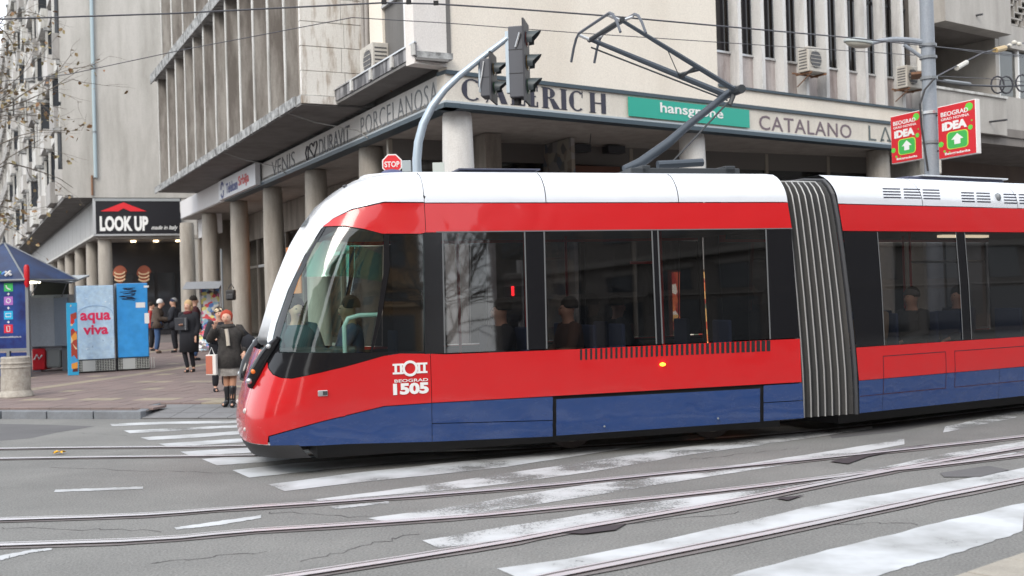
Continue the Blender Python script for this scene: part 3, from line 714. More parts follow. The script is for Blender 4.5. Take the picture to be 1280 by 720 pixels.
# end wall slab (faces the camera)
box('end_wall', EW, -1.33, 9.0, -.4, .0, 6.85, 30, wallg, LB)
box('end_wall_lower', EW, 3.7, 9.0, -.4, -.05, 0, 6.85, wallg, LB)
SO2 = 6.85
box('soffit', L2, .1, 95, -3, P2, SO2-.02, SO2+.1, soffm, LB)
box('facade_wall', L2, .45, 95, -.4, P2-.6, SO2+.1, 30, wallg, LB)
lw = [grime('bay_light', (.55, .54, .53), (.36, .35, .33), 2., .85, .8), grime('bay_grey', (.36, .35, .34), (.22, .21, .20), 2., .85, .8), concrete_l]
for k in range(26):
    a = .6+k*3.4; fullz = 29
    box('bay_edge', L2, a+.26, a+.42, P2-.6, P2-.02, SO2+.1, 29, lw[k % 3], LB)
    for s_ in range(7):
        zz = SO2+.15+s_*3.05
        st = (s_+k) % 2
        if k < 16:
            oo = P2+(.34, .12)[st]-.10*((k*7+s_*3) % 3); 
            box('bay_cheek', L2, a, a+.25, P2-.62, oo, zz, zz+1.15-.2*((k+s_) % 2), lw[(k+2*s_) % 3], LB)
            if (k*5+s_*2) % 7 < 5: box('bay_window', L2, a+.05, a+.22, P2-.60, oo-.12, zz+1.15, zz+2.75, winpane, LB)
            else: box('bay_shutter', L2, a+.05, a+.22, P2-.60, oo-.10, zz+1.15, zz+2.75, white, LB)
            box('bay_post', L2, a+.0, a+.23, oo-.12, oo-.02, zz+1.15, zz+2.8, lw[2], LB)
            box('bay_slab', L2, a-.06, a+.3, P2-.6, oo+.06, zz+2.82, zz+2.98, slabm, LB)
            if (k+s_) % 4 == 1: box('bay_air_unit', L2, a-.35, a-.02, oo-.55, oo-.08, zz+.3, zz+.85, acm, LB)
            box('balcony_front', L2, a+.5, a+3.35, P2-.55, P2+(.30 if st else .0), zz, zz+1.0, lw[(k+s_) % 3], LB)
            box('window', L2, a+.6, a+3.2, P2-.6, P2-.52, zz+1.05, zz+2.55, winpane, LB)
            w_ = box('window_frame', L2, a+1.8, a+1.9, P2-.52, P2-.45, zz+1.02, zz+2.6, white, LB)
            if st: box('blind', L2, a+.7, a+1.75, P2-.5, P2-.48, zz+1.3+.3*((k*3+s_) % 3), zz+2.5, white if (k+s_) % 2 else curtain, LB)
rest_ = MB()
for k in range(16, 26):
    a = .6+k*3.4
    for s_ in range(7): rest_.box(L2, a+.5, a+3.35, P2-.55, P2+.2, SO2+.15+s_*3.05, SO2+1.15+s_*3.05)
tag(obj('far_balconies', rest_, lw[1], LB), kind='stuff')
# arcade fascia panels and columns
pan = grime('metal_fascia_panel', (.33, .325, .32), (.24, .235, .23), 1.5, .5, .7, bump=.02)
for k in range(24):
    a = .1+k*2.3; box('fascia_panel', L2, a, a+2.24, -.25, 0, 5.27, 6.72, pan, LB)
box('fascia_lip', L2, 0, 56, -.25, .05, 5.16, 5.26, mat('lip_pale', (.5, .5, .48), .6), LB)
box('fascia_lip', L2, 0, 56, -.25, .04, 6.73, 6.80, mat('lip_dark', (.12, .12, .12), .6), LB)
box('arcade_ceiling', L2, 0, 90, -4, -.25, 5.2, 5.4, soffl, LB)
for xpx in (134.5, 116, 101, 88, 78, 69, 62):
    a, z = L2.px(xpx, 330, -.4); c = L2.p(max(a, .4), -.4, 0); column(c, .31, 5.2, colm, LB)
for k in range(5): column(L2.p(32+k*5, -.4, 0), .31, 5.2, colm, LB)
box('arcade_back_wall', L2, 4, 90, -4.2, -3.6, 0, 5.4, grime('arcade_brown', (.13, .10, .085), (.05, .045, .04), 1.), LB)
EZ = PVZ(50)
box('shop_front', EW, .6, 9.0, -3.1, -3.0, 0, 5.2, mat('shop_front_dark', (.035, .035, .04), .3), LB)
for k in range(4): box('shop_window', EW, .8+k*.95, 1.6+k*.95, -2.98, -2.95, EZ+.3, EZ+3, winpane, LB)
box('passage_ceiling', EW, .0, 9.0, -3, -.0, 5.0, 5.15, soffl, LB)
for k in range(3): obj('ceiling_lamp', MB().lathe(EW.p(1.6+k*1.0, -1.4, 4.93), [(.12, 0), (.12, .06)], 12), mat('lit_lamp', (1, .8, .5), .5, emit=(1, .75, .45), es=5), LB)
# drain pipe with rust tail
pa = 0; d_ = ray(119.5, 100); 
aa, zz = EW.px(119.5, 222, .08); at_, zt = EW.px(118.5, 0, .08)
obj('drain_pipe', MB().tube([EW.p(aa, .09, zz), EW.p(aa, .09, zz+.5), EW.p(aa, .09, 30)], .075, 10), mat('blue_grey_pipe', (.35, .44, .48), .5), LB, smooth=True)
for z_ in (zz+2, zz+5, zz+8): obj('pipe_clamp', MB().lathe(EW.p(aa, .09, z_), [(.095, 0), (.095, .08)], 10), grey, LB)
obj('drain_pipe_stub', MB().tube([EW.p(aa-.15, .06, 6.95), EW.p(aa-.15, .06, zz+.1)], .05, 8), brownm, LB)
# oval coffee signs hung in the passage
for n_, xx in (('left', 150), ('right', 180)):
    p = depth(xx, 343, 52.2); 
    t = thing('round_sign', p, 'small cup shaped shop sign with orange swirls, %s of the two over the fridges' % n_, 'sign', 'cup shaped signs in the passage')
    R_ = []
    for k in range(20):
        an = 2*pi*k/20; R_.append(p+Vector((.34*cos(an)*(1 if sin(an) > 0 else .75), 0, .42*sin(an))))
    obj('panel', MB().prism(R_, (0, .06, 0)), mat('cup_brown', (.30, .07, .03), .5), t)
    for k in range(3):
        arc = [p+Vector((.24*cos(q), -.02, .12-.16*k+.10*sin(q)*1.2)) for q in [pi+pi*i/8 for i in range(9)]]
        obj('swirl', MB().tube(arc, .035, 6), mat('swirl_cream', (.75, .55, .35), .5), t)
# ---- LOOK UP sign
LK = thing('shop_sign', EW.p(0, .1, 5.2), 'black board reading LOOK UP with a red roof chevron', 'sign')
box('board', EW, 0, 3.62, .0, .16, 5.2, 6.68, mat('sign_black', (.008, .008, .012), .4), LK)
box('frame', EW, -.06, 3.62, .16, .19, 5.12, 5.2, alu, LK); box('frame', EW, -.06, 3.62, .16, .19, 6.68, 6.80, mat('frame_grey', (.3, .32, .33), .5), LK); box('frame', EW, -.12, 0, .0, .19, 5.12, 6.8, alu, LK)
text('lettering', 'LOOK UP', EW.p(.16, .165, 5.33), EW.d, UP, 2.06, .68, white, LK, bold=.05)
text('lettering', 'made in Italy', EW.p(2.35, .165, 5.34), EW.d, UP, 1.15, .24, white, LK, bold=.01, shear=.35)
ch = [(.2, 6.22), (1.18, 6.62), (2.16, 6.22), (1.45, 6.22), (1.18, 6.36), (.95, 6.22)]
obj('chevron', MB().prism([EW.p(a, .165, z) for a, z in ch], EW.n*.02), redp, LK)
# distant block beyond and one across the street (left edge)
fb = thing('distant_building', (-45, 120, 0), 'distant pale block closing the street at the far left', 'building')
DF = Fr(-72, 150, 90, 1)
box('wall', DF, 0, 34, -12, 0, 0, 34, lw[0], fb)
for i in range(10):
    for j in range(9): box('window', DF, 1+i*3.2, 2.6+i*3.2, 0, .05, 3+j*3.3, 4.8+j*3.3, winpane, fb)

# ================================================================== SIGN BOARDS ON THE MAIN BUILDING
def sgn(label, loc): return thing('shop_sign', loc, label, 'sign')
t = sgn('white sign board with blue Telekom and red Srbija lettering', LF.p(17, .1, 5.6))
box('panel', LF, 14.85, 20.4, .06, .22, SOF+.03, FT+.02, mat('sign_white', (.74, .76, .80), .4), t)
blu = mat('navy_ink', (.02, .04, .25), .4)
text('lettering', 'Telekom', LF.p(19.1, .225, 5.72), -LF.d, UP, 1.75, .36, blu, t, bold=.02)
text('lettering', 'Srbija', LF.p(17.2, .225, 5.70), -LF.d, UP, 1.5, .42, redp, t, bold=.02)
def arc2(c, r, w, a0, a1, fr, o, name, m_, par, sx=-1, n=14, w1=None):
    for_ = MB(); w1 = w if w1 is None else w1
    pts = [fr.p(c[0]+sx*r*cos(radians(a0+(a1-a0)*i/n)), o, c[1]+r*sin(radians(a0+(a1-a0)*i/n))) for i in range(n+1)]
    pts += [fr.p(c[0]+sx*(r-w)*cos(radians(a1-(a1-a0)*i/n)), o, c[1]+(r-w)*sin(radians(a1-(a1-a0)*i/n))) for i in range(n+1)]
    k = len(pts)//2
    for i in range(k-1): for_.hexa([pts[i], pts[i+1], pts[2*k-2-i], pts[2*k-1-i]]+[p+fr.n*.01 for p in (pts[i], pts[i+1], pts[2*k-2-i], pts[2*k-1-i])])
    return obj(name, for_, m_, par)
arc2((19.75, 5.98), .24, .09, 20, 190, LF, .225, 'swirl_logo', blu, t); arc2((19.75, 5.86), .24, .09, 200, 370, LF, .225, 'swirl_logo', blu, t)
ink = mat('dark_ink', (.06, .06, .07), .5)
t = sgn('thin dark VENIS lettering on the grey fascia', LF.p(12.5, .05, 5.6))
text('lettering', 'VENIS', LF.p(13.6, .003, 5.72), -LF.d, UP, 2.6, .45, ink, t, bold=-.008)
t = sgn('dark DURAVIT lettering with a winged heart mark on the fascia', LF.p(8, .05, 5.6))
text('lettering', 'DURAVIT', LF.p(8.6, .003, 5.71), -LF.d, UP, 2.6, .44, ink, t, bold=.004)
hp = [(9.0+.0, 5.74), (9.42, 6.02), (9.35, 6.13), (9.2, 6.14), (9.05, 6.04), (8.9, 6.14), (8.75, 6.13), (8.70, 6.02)]
obj('heart_mark', MB().tube([LF.p(a+.05, .015, z) for a, z in hp+[hp[0]]], .02, 5), ink, t)
obj('wing_mark', MB().tube([LF.p(a+.1, .015, z) for a, z in ((9.62, 6.12), (9.5, 6.1), (9.5, 5.76), (9.62, 5.74), (9.75, 5.95), (9.62, 6.12))], .02, 5), ink, t)
t = sgn('thin spaced PORCELANOSA lettering near the building corner', LF.p(3, .05, 5.6))
text('lettering', 'PORCELANOSA', LF.p(5.15, .003, 5.74), -LF.d, UP, 4.75, .44, mat('grey_ink', (.16, .17, .18), .5), t, bold=-.012, spacing=1.15)
# high contrast serif capitals, built stroke by stroke
t = sgn('large dark serif lettering on the cream fascia behind the traffic lights', RF.p(2, .05, 5.6))
Hh = .44
def serif(ch, a0, w, z0=5.75):
    b = MB(); th = .13; tn = .028
    def rc(x0, x1, y0, y1): b.box(RF, a0+x0, a0+x1, .004, .014, z0+y0, z0+y1)
    def cres(cx, rx, ry, a_, b_, full, thin_, n=14):
        for i in range(n):
            t0, t1 = radians(a_+(b_-a_)*i/n), radians(a_+(b_-a_)*(i+1)/n)
            def P(t, k):
                wd = thin_+(full-thin_)*abs(cos(t))**1.5; return RF.p(a0+cx+(rx-k*wd)*cos(t), .004, z0+Hh/2+(ry-k*min(wd, .03))*sin(t))
            q = [P(t0, 0), P(t1, 0), P(t1, 1), P(t0, 1)]; b.hexa(q+[p+RF.n*.01 for p in q])
    if ch == 'C': cres(w/2, w/2, Hh/2, 50, 310, th, tn); rc(w*.80, w*.84, Hh*.68, Hh)
    if ch in 'ILERH':
        rc(.03, .03+th, 0, Hh); rc(0, .06+th, 0, .015); rc(0, .06+th, Hh-.015, Hh)
    if ch == 'L': rc(.03+th, w, 0, tn); rc(w-.03, w, 0, .12)
    if ch == 'E':
        for y in (0, Hh/2-tn/2, Hh-tn): rc(.03+th, w if y != Hh/2-tn/2 else w*.8, y, y+tn)
        rc(w-.03, w, 0, .11); rc(w-.03, w, Hh-.11, Hh)
    if ch == 'H': rc(w-.03-th, w-.03, 0, Hh); rc(.03+th, w-.03-th, Hh/2-tn/2, Hh/2+tn/2)
    if ch == 'R':
        for i in range(10):
            t0, t1 = radians(-90+18*i), radians(-72+18*i)
            def P(t, k): return RF.p(a0+.03+th+(w*.45-k*(tn+(th-tn)*abs(cos(t))))*cos(t), .004, z0+Hh*.74+(Hh*.26-k*tn)*sin(t))
            q = [P(t0, 0), P(t1, 0), P(t1, 1), P(t0, 1)]; b.hexa(q+[p+RF.n*.01 for p in q])
        q = [RF.p(a0+.12+th*.6, .004, z0+Hh*.48), RF.p(a0+.12+th*1.5, .004, z0+Hh*.48), RF.p(a0+w+.06, .004, z0), RF.p(a0+w-.12, .004, z0)]; b.hexa(q+[p+RF.n*.01 for p in q])
    if ch == 'A':
        for (x0, x1, x2, x3) in ((0, .035, w*.5, w*.5-.035), (w-.16, w, w*.5+.07, w*.5-.07)):
            q = [RF.p(a0+x0, .004, z0), RF.p(a0+x1, .004, z0), RF.p(a0+x2, .004, z0+Hh), RF.p(a0+x3, .004, z0+Hh)]; b.hexa(q+[p+RF.n*.01 for p in q])
        rc(w*.18, w*.72, Hh*.3, Hh*.3+tn)
    obj('letter', b, mat('slate_ink', (.035, .035, .055), .5), t)
xs = [575, 609, 640, 667, 686, 708, 722, 745, 762]
for ch, x0, x1 in (('C', 577, 603), ('A', 607, 634), ('L', 638, 656), ('E', 660, 672), ('R', 677, 697), ('I', 700, 708), ('C', 711, 731), ('H', 736, 758)):
    a_, _ = RF.px(x0, 125); b_, _ = RF.px(x1, 125); serif(ch, a_, b_-a_)
t = sgn('turquoise panel with white hansgrohe lettering', RF.p(6, .05, 5.6))
box('panel', RF, 4.80, 8.72, .03, .06, SOF+.17, FT-.09, mat('turquoise_panel', (.02, .36, .27), .4), t)
text('lettering', 'hansgrohe', RF.p(5.75, .062, 5.83), RF.d, UP, 2.05, .30, white, t, bold=.015)
t = sgn('wide spaced CATALANO lettering right of the turquoise panel', RF.p(11, .05, 5.6))
text('lettering', 'CATALANO', RF.p(9.12, .006, 5.74), RF.d, UP, 3.6, .36, mat('mauve_grey_ink', (.16, .12, .14), .5), t, bold=.006, spacing=1.1)
t = sgn('grey LA lettering cut off by the left red sign', RF.p(14, .05, 5.6))
text('lettering', 'L', RF.p(13.45, .006, 5.74), RF.d, UP, .33, .40, mat('green_grey_ink', (.10, .12, .12), .5), t, bold=.0)
am = MB()
for (x0, x1, x2, x3) in ((13.95, 14.01, 14.22, 14.16), (14.38, 14.44, 14.22, 14.16)):
    q = [RF.p(x0, .006, 5.74), RF.p(x1, .006, 5.74), RF.p(x2, .006, 6.14), RF.p(x3, .006, 6.14)]; am.hexa(q+[p+RF.n*.01 for p in q])
am.box(RF, 13.98, 14.12, .006, .016, 5.76, 5.81); am.box(RF, 14.26, 14.41, .006, .016, 5.76, 5.81)
obj('lettering', am, mat('green_grey_ink', (.10, .12, .12)), t)
# ================================================================== TRAM
_p = ground(545, 553, .27); TF = Fr(_p.x, _p.y, 72.8, 1)
_q = ground(1075, 517, .27); QF = Fr(_q.x, _q.y, 60.0, 1)
TRAM = thing('tram', TF.p(1.5, -1.2, 0), 'red, white and blue articulated low-floor tram number 1505', 'tram')
def lerp_tab(tab, z):
    if z <= tab[0][0]: return tab[0][1]
    for i in range(len(tab)-1):
        if z <= tab[i+1][0]:
            t = (z-tab[i][0])/(tab[i+1][0]-tab[i][0]); return tab[i][1]+(tab[i+1][1]-tab[i][1])*t
    return tab[-1][1]
WT = [(.15, .06), (.27, .035), (.7, 0), (1.2, 0), (1.8, .015), (2.49, .055), (2.8, .09)]
ZT = 3.16
def winset(z):
    if z <= 2.8: return lerp_tab(WT, z)
    u = min(1, (z-2.8)/.385); return .09+.42*(1-sqrt(max(0, 1-u*u)))
sil = []
for x, y in ((530, 217), (500, 217.5), (470, 220), (440, 227), (420, 238), (400, 255), (385, 275), (370, 300), (357, 330), (345, 362), (334, 400), (326, 425), (317, 450), (308, 480), (301, 505), (298, 525), (301, 545), (306, 556), (316, 568)):
    s_, z_ = TF.px(x, y, -.98); sil.append((z_, s_))
sil.sort()
def nose_s0(z): return lerp_tab(sil, z)
RN, NE = 1.0, 3.6
class Body:
    def __init__(b, fr, nose, s1): b.fr = fr; b.nose = nose; b.s1 = s1
    def R(b, z): return RN if z < 2.5 else RN
    def sz(b, s, z):          # (s,z) -> t
        if not b.nose: return s
        k = s-nose_s0(z)
        if k >= RN: return 1+k-RN
        k = max(0, k); c = (1-k/RN)**(NE/2); return math.acos(min(1, c))/(pi/2)
    def s_of(b, t, z):
        if not b.nose: return t
        return nose_s0(z)+RN*(1-cos(t*pi/2)**(2/NE)) if t < 1 else nose_s0(z)+RN+(t-1)
    def yin(b, t, z):
        hw = 1.2-winset(z)
        if b.nose and t < 1: return 1.2-hw*sin(t*pi/2)**(2/NE)
        return 1.2-hw
    def P(b, t, z, inset=0., far=False):
        y = b.yin(t, z)+inset; s = b.s_of(t, z)
        if b.nose and t < 1: s += inset*(1-t)
        if far: y = 2.4-y
        return b.fr.p(s, -y, z)
    def px(b, x, y):
        Y = 0.
        for _ in range(30):
            s, z = b.fr.px(x, y, -Y); z = min(z, ZT); t = b.sz(s, z); Y = .6*Y+.4*b.yin(t, z)
        return t, z
def clipcell(poly, lo, hi, ax):
    for (v, sgn_) in ((lo, 1), (hi, -1)):
        out = []
        for i in range(len(poly)):
            p, q = poly[i-1], poly[i]; dp, dq = (p[ax]-v)*sgn_, (q[ax]-v)*sgn_
            if dp >= 0 and dq >= 0: out.append(q)
            elif dp >= 0 > dq or dq >= 0 > dp:
                u = dp/(dp-dq); c = tuple(p[k]+(q[k]-p[k])*u for k in (0, 1)); out.append(c)
                if dq >= 0: out.append(q)
        poly = out
        if not poly: return poly
    return poly
def region(b, name, pts, material, parent, inset=0., far=True, near=True, label=None, tmax=None):
    """panel on the body surface; pts are ('p',x,y) measured on the photograph, ('s',s,z) or ('t',t,z)"""
    T = []
    n = len(pts)
    for i in range(n):
        a, c = pts[i], pts[(i+1) % n]
        if a[0] == c[0]:
            L_ = math.hypot(a[1]-c[1], a[2]-c[2]); k = max(1, int(L_/(8 if a[0] == 'p' else .035)))
            for j in range(k):
                u = j/k; x, y = a[1]+(c[1]-a[1])*u, a[2]+(c[2]-a[2])*u
                T.append(b.px(x, y) if a[0] == 'p' else ((b.sz(x, y), y) if a[0] == 's' else (x, y)))
        else:
            f = lambda q: b.px(q[1], q[2]) if q[0] == 'p' else ((b.sz(q[1], q[2]), q[2]) if q[0] == 's' else (q[1], q[2]))
            p, q = f(a), f(c); T += [(p[0]+(q[0]-p[0])*j/6, p[1]+(q[1]-p[1])*j/6) for j in range(6)]
    ar = sum(T[i-1][0]*T[i][1]-T[i][0]*T[i-1][1] for i in range(len(T)))
    if ar < 0: T = T[::-1]
    t0, t1 = min(p[0] for p in T), max(p[0] for p in T); z0, z1 = min(p[1] for p in T), max(p[1] for p in T)
    TG = ([i/14 for i in range(14)] if b.nose else [-2+.25*i for i in range(4)]) + [ (1+.25*i if b.nose else -1+.25*i) for i in range(40)]
    ZG = [.1+.09*i for i in range(30)] + [2.8+.04*i for i in range(12)]
    near_, far_ = MB(), MB()
    tt = [v for v in TG if t0 < v < t1]; tt = [t0]+tt+[t1]; zz = [v for v in ZG if z0 < v < z1]; zz = [z0]+zz+[z1]
    for i in range(len(tt)-1):
        col = clipcell(T, tt[i], tt[i+1], 0)
        if len(col) < 3: continue
        for j in range(len(zz)-1):
            c = clipcell(col, zz[j], zz[j+1], 1)
            if len(c) < 3: continue
            A = sum(c[k-1][0]*c[k][1]-c[k][0]*c[k-1][1] for k in range(len(c)))
            if abs(A) < 1e-7: continue
            if near: near_.face([b.P(t, z, inset) for t, z in c], True)
            if far: far_.face([b.P(t, z, inset, True) for t, z in c][::-1], True)
    if near: o = obj(name, near_, material, parent, smooth=2, label=label, recalc=False)
    if far: o2 = obj(name, far_, material, parent, smooth=2, recalc=False)
    return o if near else o2
M1 = Body(TF, True, 4.33); M2 = Body(QF, False, 6.0)
p = lambda *a: ('p',)+a
sE = 4.32
def s1(px_, py_): t, z = M1.px(px_, py_); return M1.s_of(t, z)
SE_ = lambda z: s1(*( (987, 230) )) if False else None
# ---- module 1 outer panels
region(M1, 'front_roof_panel', [('s', -.036, 2.815), p(480, 252), p(440, 261), p(416, 273), p(401, 286), p(380, 320), p(360, 362), p(345, 405), p(335, 447), ('t', .36, 1.30), ('t', .20, 1.40), ('t', .13, 1.7), ('t', .12, 2.45), ('t', .10, 2.66), ('t', 0, 2.75), ('t', 0, ZT), ('s', -.036, ZT)], tramwhite, TRAM)
region(M1, 'roof_fairing', [('s', -.03, ZT), ('s', 1.33, ZT), ('s', 1.33, 2.81), ('s', -.03, 2.81)], tramwhite, TRAM)
region(M1, 'roof_fairing', [('s', 1.34, ZT), ('s', 2.93, ZT), ('s', 2.93, 2.81), ('s', 1.34, 2.81)], tramwhite, TRAM)
region(M1, 'roof_fairing', [('s', 2.94, ZT), ('s', 4.32, ZT), ('s', 4.345, 2.81), ('s', 2.94, 2.81)], tramwhite, TRAM)
region(M1, 'front_red_band', [p(403, 283), p(417, 273), p(440, 262.5), p(480, 253.5), ('s', -.036, 2.805), ('s', -.036, 2.49), p(526, 292), p(478, 292), p(455, 286), p(430, 282)], tramred, TRAM)
region(M1, 'red_band', [('s', -.03, 2.80), ('s', 4.345, 2.80), ('s', 4.37, 2.49), ('s', -.03, 2.49)], tramred, TRAM)
region(M1, 'windscreen', [('t', 0, 1.32), ('t', .33, 1.32), ('t', .18, 1.43), ('t', .145, 1.72), ('t', .135, 2.44), ('t', .11, 2.64), ('t', 0, 2.73)], glass_c, TRAM, inset=.13)
HB = [(.36, 1.30), (.20, 1.40), (.13, 1.7), (.125, 2.1), (.12, 2.45), (.10, 2.66), (.06, 2.73), (0, 2.75)]
for far in (False, True):
    hr = MB()
    for (ta, za), (tb, zb_) in zip(HB, HB[1:]):
        for u0, u1 in ((0, .5), (.5, 1)):
            A_, B_ = (ta+(tb-ta)*u0, za+(zb_-za)*u0), (ta+(tb-ta)*u1, za+(zb_-za)*u1)
            hr.face([M1.P(*A_, 0, far), M1.P(*B_, 0, far), M1.P(*B_, .16, far), M1.P(*A_, .16, far)], True)
    obj('hoop_return', hr, tramwhite, TRAM, smooth=2)
apron = [p(335, 449), p(345, 441), p(360, 441), p(462, 441), p(470, 440), p(530, 439), p(530, 441), p(500, 441.5), p(480, 444.5), p(432, 458), p(385, 469), p(365, 473), p(352, 472), p(342, 468), p(336, 460)]
region(M1, 'cab_black_apron', apron, blackg, TRAM)
region(M1, 'cab_side_window', [p(350, 440), p(462, 440), p(470, 400), p(479, 340), p(479, 293), p(455, 287.5), p(430, 283.5), p(408, 284), p(392, 312), p(374, 350), p(360, 390), p(351, 420)], glass_c, TRAM)
region(M1, 'window_edge', [p(335, 449), p(349, 441), p(350, 420), p(359, 390), p(373, 350), p(391, 312), p(407, 284), p(403, 284), p(402, 287), p(380.5, 321), p(361, 362), p(346, 405), p(336, 446)], blackg, TRAM, inset=.002)
region(M1, 'cab_pillar', [p(479.5, 293), p(487, 293), p(487, 335), p(478, 390), p(466, 440), p(462.5, 440), p(470.5, 400), p(479.5, 340)], blackg, TRAM)
region(M1, 'quarter_window', [p(487.5, 293), p(529, 293), p(529.5, 439), p(466.5, 440), p(478.5, 390), p(487.5, 335)], glass_d, TRAM)
lowred = [('t', 0, .34), p(335, 556), p(335.5, 545), p(400, 527), p(480, 507.5), ('s', -.036, .69), ('s', -.036, 1.205), p(500, 442), p(480, 445), p(432, 458.5), p(385, 469.5), p(365, 473.5), p(351, 472.5), p(341, 468.5), p(335, 460), p(334, 448), ('t', .36, 1.295), ('t', 0, 1.295)]
region(M1, 'front_lower_panel', lowred, tramred, TRAM)
region(M1, 'lower_panel', [('s', -.03, .69), p(700, 494.5), p(1002, 477.5), p(1000, 423.5), p(965, 425), p(720, 436.5), p(556, 443), ('s', -.03, 1.205)], tramred, TRAM)
region(M1, 'front_skirt', [p(336.5, 546), p(400, 528), p(480, 508.5), ('s', -.036, .683), ('s', -.036, .275), p(338, 557)], tramblue, TRAM)
region(M1, 'skirt_panel', [('s', -.03, .683), p(691, 496), p(691, 525), ('s', -.03, .472)], tramblue, TRAM)
region(M1, 'skirt_panel', [('s', -.03, .464), p(691, 526), p(691, 545.5), ('s', -.03, .275)], tramblue, TRAM)
region(M1, 'bogie_cover', [p(695, 499), p(949.5, 485.5), p(949.5, 527), p(695, 544.5)], tramblue, TRAM, inset=-.012)
region(M1, 'skirt_panel', [p(954.5, 482), p(1003, 479), p(1004, 500), p(954.5, 503)], tramblue, TRAM)
region(M1, 'skirt_panel', [p(954.5, 504), p(1004, 501), p(1005, 522.5), p(954.5, 526.5)], tramblue, TRAM)
region(M1, 'bumper', [('t', 0, .19), ('t', .85, .19), ('s', -1.42, .33), ('t', 0, .335)], rubber, TRAM, inset=.0)
# windows and pillars
ZW0, ZW1 = None, None
def vseg(x0t, x1t, x0b, x1b, name, m_, yt=(291, 288), yb=None, inset=0.):
    ybt = lambda x: 441.5-(x-556)*.0435
    ytt = lambda x: 291-(x-545)*.0105
    return region(M1, name, [p(x0t, ytt(x0t)), p(x1t, ytt(x1t)), p(x1b, ybt(x1b)), p(x0b, ybt(x0b))], m_, TRAM, inset=inset)
pale_tr = mat('grey_window_trim', (.13, .135, .14), .4)
vseg(530, 552, 531, 555, 'window_pillar', blackg)
panes = [(554, 655, 557, 659, 'window_pane', glass_s), (681, 814, 684, 820, 'window_pane', glass_s), (823, 956, 829, 962, 'window_pane', glass_s)]
for x0, x1, b0, b1, nm, m_ in panes: vseg(x0, x1, b0, b1, nm, m_, inset=.004)
for x0, x1, b0, b1 in ((656.5, 679.5, 660.5, 683), (815.5, 821.5, 821.5, 827.5), (958, 989, 963.5, 999.5)): vseg(x0, x1, b0, b1, 'window_pillar', blackg)
for x0, b0 in ((553, 556), (655.5, 659.5), (680, 683.2), (814.5, 820.3), (822, 828), (957, 962.5)): vseg(x0-.9, x0+.9, b0-.9, b0+.9, 'window_trim', pale_tr, inset=-.006)
region(M1, 'window_trim', [p(545, 289.3), p(990, 285), p(990, 286.2), p(545, 290.8)], pale_tr, TRAM, inset=-.008)
# vents under the rear windows
for k in range(38):
    x0 = 725+k*6.3; w_ = 2.6+2.2*(k/38)**2; yt = 436.5-(x0-725)*.0475; region(M1, 'vent_slot', [p(x0, yt), p(x0+w_, yt-.1), p(x0+w_, yt+13.4), p(x0, yt+13.5)], black, TRAM, inset=-.003, far=False)
# inner dark shell behind panel gaps (not behind the windows)
region(M1, 'inner_shell', [('t', .0, .36), ('s', 4.3, .30), ('s', 4.3, 1.18), ('t', 0, 1.18)], black, TRAM, inset=.03)
region(M1, 'inner_shell', [('s', -1.1, 2.56), ('s', 4.3, 2.53), ('s', 4.3, 2.78), ('s', -.9, 2.78)], black, TRAM, inset=.03)
# roof cap
def roofcap(b, ts, parent):
    m_ = MB(); rows = []
    for t in ts:
        A_, C_ = b.P(t, ZT), b.P(t, ZT, 0, True); rows.append([A_.lerp(C_, u)+UP*(.05*(1-(2*u-1)**4)) for u in (0, .1, .25, .5, .75, .9, 1)])
    for i in range(len(rows)-1):
        for j in range(6): m_.face([rows[i][j], rows[i+1][j], rows[i+1][j+1], rows[i][j+1]], True)
    obj('roof', m_, mat('roof_grey_white', (.62, .64, .67), .5), parent, smooth=True)
roofcap(M1, [i/8 for i in range(8)]+[1+.4*i for i in range(9)]+[M1.sz(4.31, ZT)], TRAM)
# number and emblem
def tpx(x, y, o=.006): s, z = TF.px(x, y); return TF.p(s, o, z), s, z
P_, s_a, z_a = tpx(491.5, 494); _, s_b, _ = tpx(536, 494); _, _, z_b = tpx(512, 478.5)
text('fleet_number', '1505', TF.p(s_a, .002, z_a), TF.d, UP, s_b-s_a, z_b-z_a, white, TRAM, bold=.05)
_, s_a, z_a = tpx(493, 476.5); _, s_b, _ = tpx(535, 477); _, _, z_b = tpx(512, 473)
text('small_lettering', 'BEOGRAD', TF.p(s_a, .002, z_a-.015), TF.d, UP, s_b-s_a, z_b-z_a+.01, white, TRAM, bold=.01)
_, sc, zc = tpx(512.5, 460.5)
em = arc2((sc, zc), .083, .026, 0, 360, TF, .002, 'emblem', white, TRAM, sx=1, n=28)
for sx in (-1, 1):
    eb = MB()
    for (x0, x1, y0, y1) in ((.07, .185, .035, .055), (.07, .185, -.055, -.035), (.085, .108, -.035, .035), (.14, .165, -.035, .035)):
        a_, b_ = sorted((sc+sx*x0, sc+sx*x1)); eb.box(TF, a_, b_, .002, .008, zc+y0, zc+y1)
    obj('emblem_bars', eb, white, TRAM)
# small side fittings
P_, s_a, z_a = tpx(828, 455.5); obj('side_indicator', MB().ball(TF.p(s_a, .005, z_a), .035, .035, .022, 10, 6), mat('amber_lamp', (1, .35, .02), .3, emit=(1, .45, .03), es=2.5), TRAM, smooth=True)
P_, s_a, z_a = tpx(403.5, 491.5); box('door_handle_recess', TF, s_a-.05, s_a+.05, -.02, .008, z_a-.03, z_a+.03, alu, TRAM, bevel=.006); box('door_handle', TF, s_a+.0, s_a+.045, .008, .02, z_a-.02, z_a+.02, darkgrey, TRAM)
for x, y in ((755, 533), (897, 523)): P_, s_a, z_a = tpx(x, y); obj('skirt_latch', MB().ball(TF.p(s_a, .014, z_a), .013, .013, .013, 8, 5), grey, TRAM)
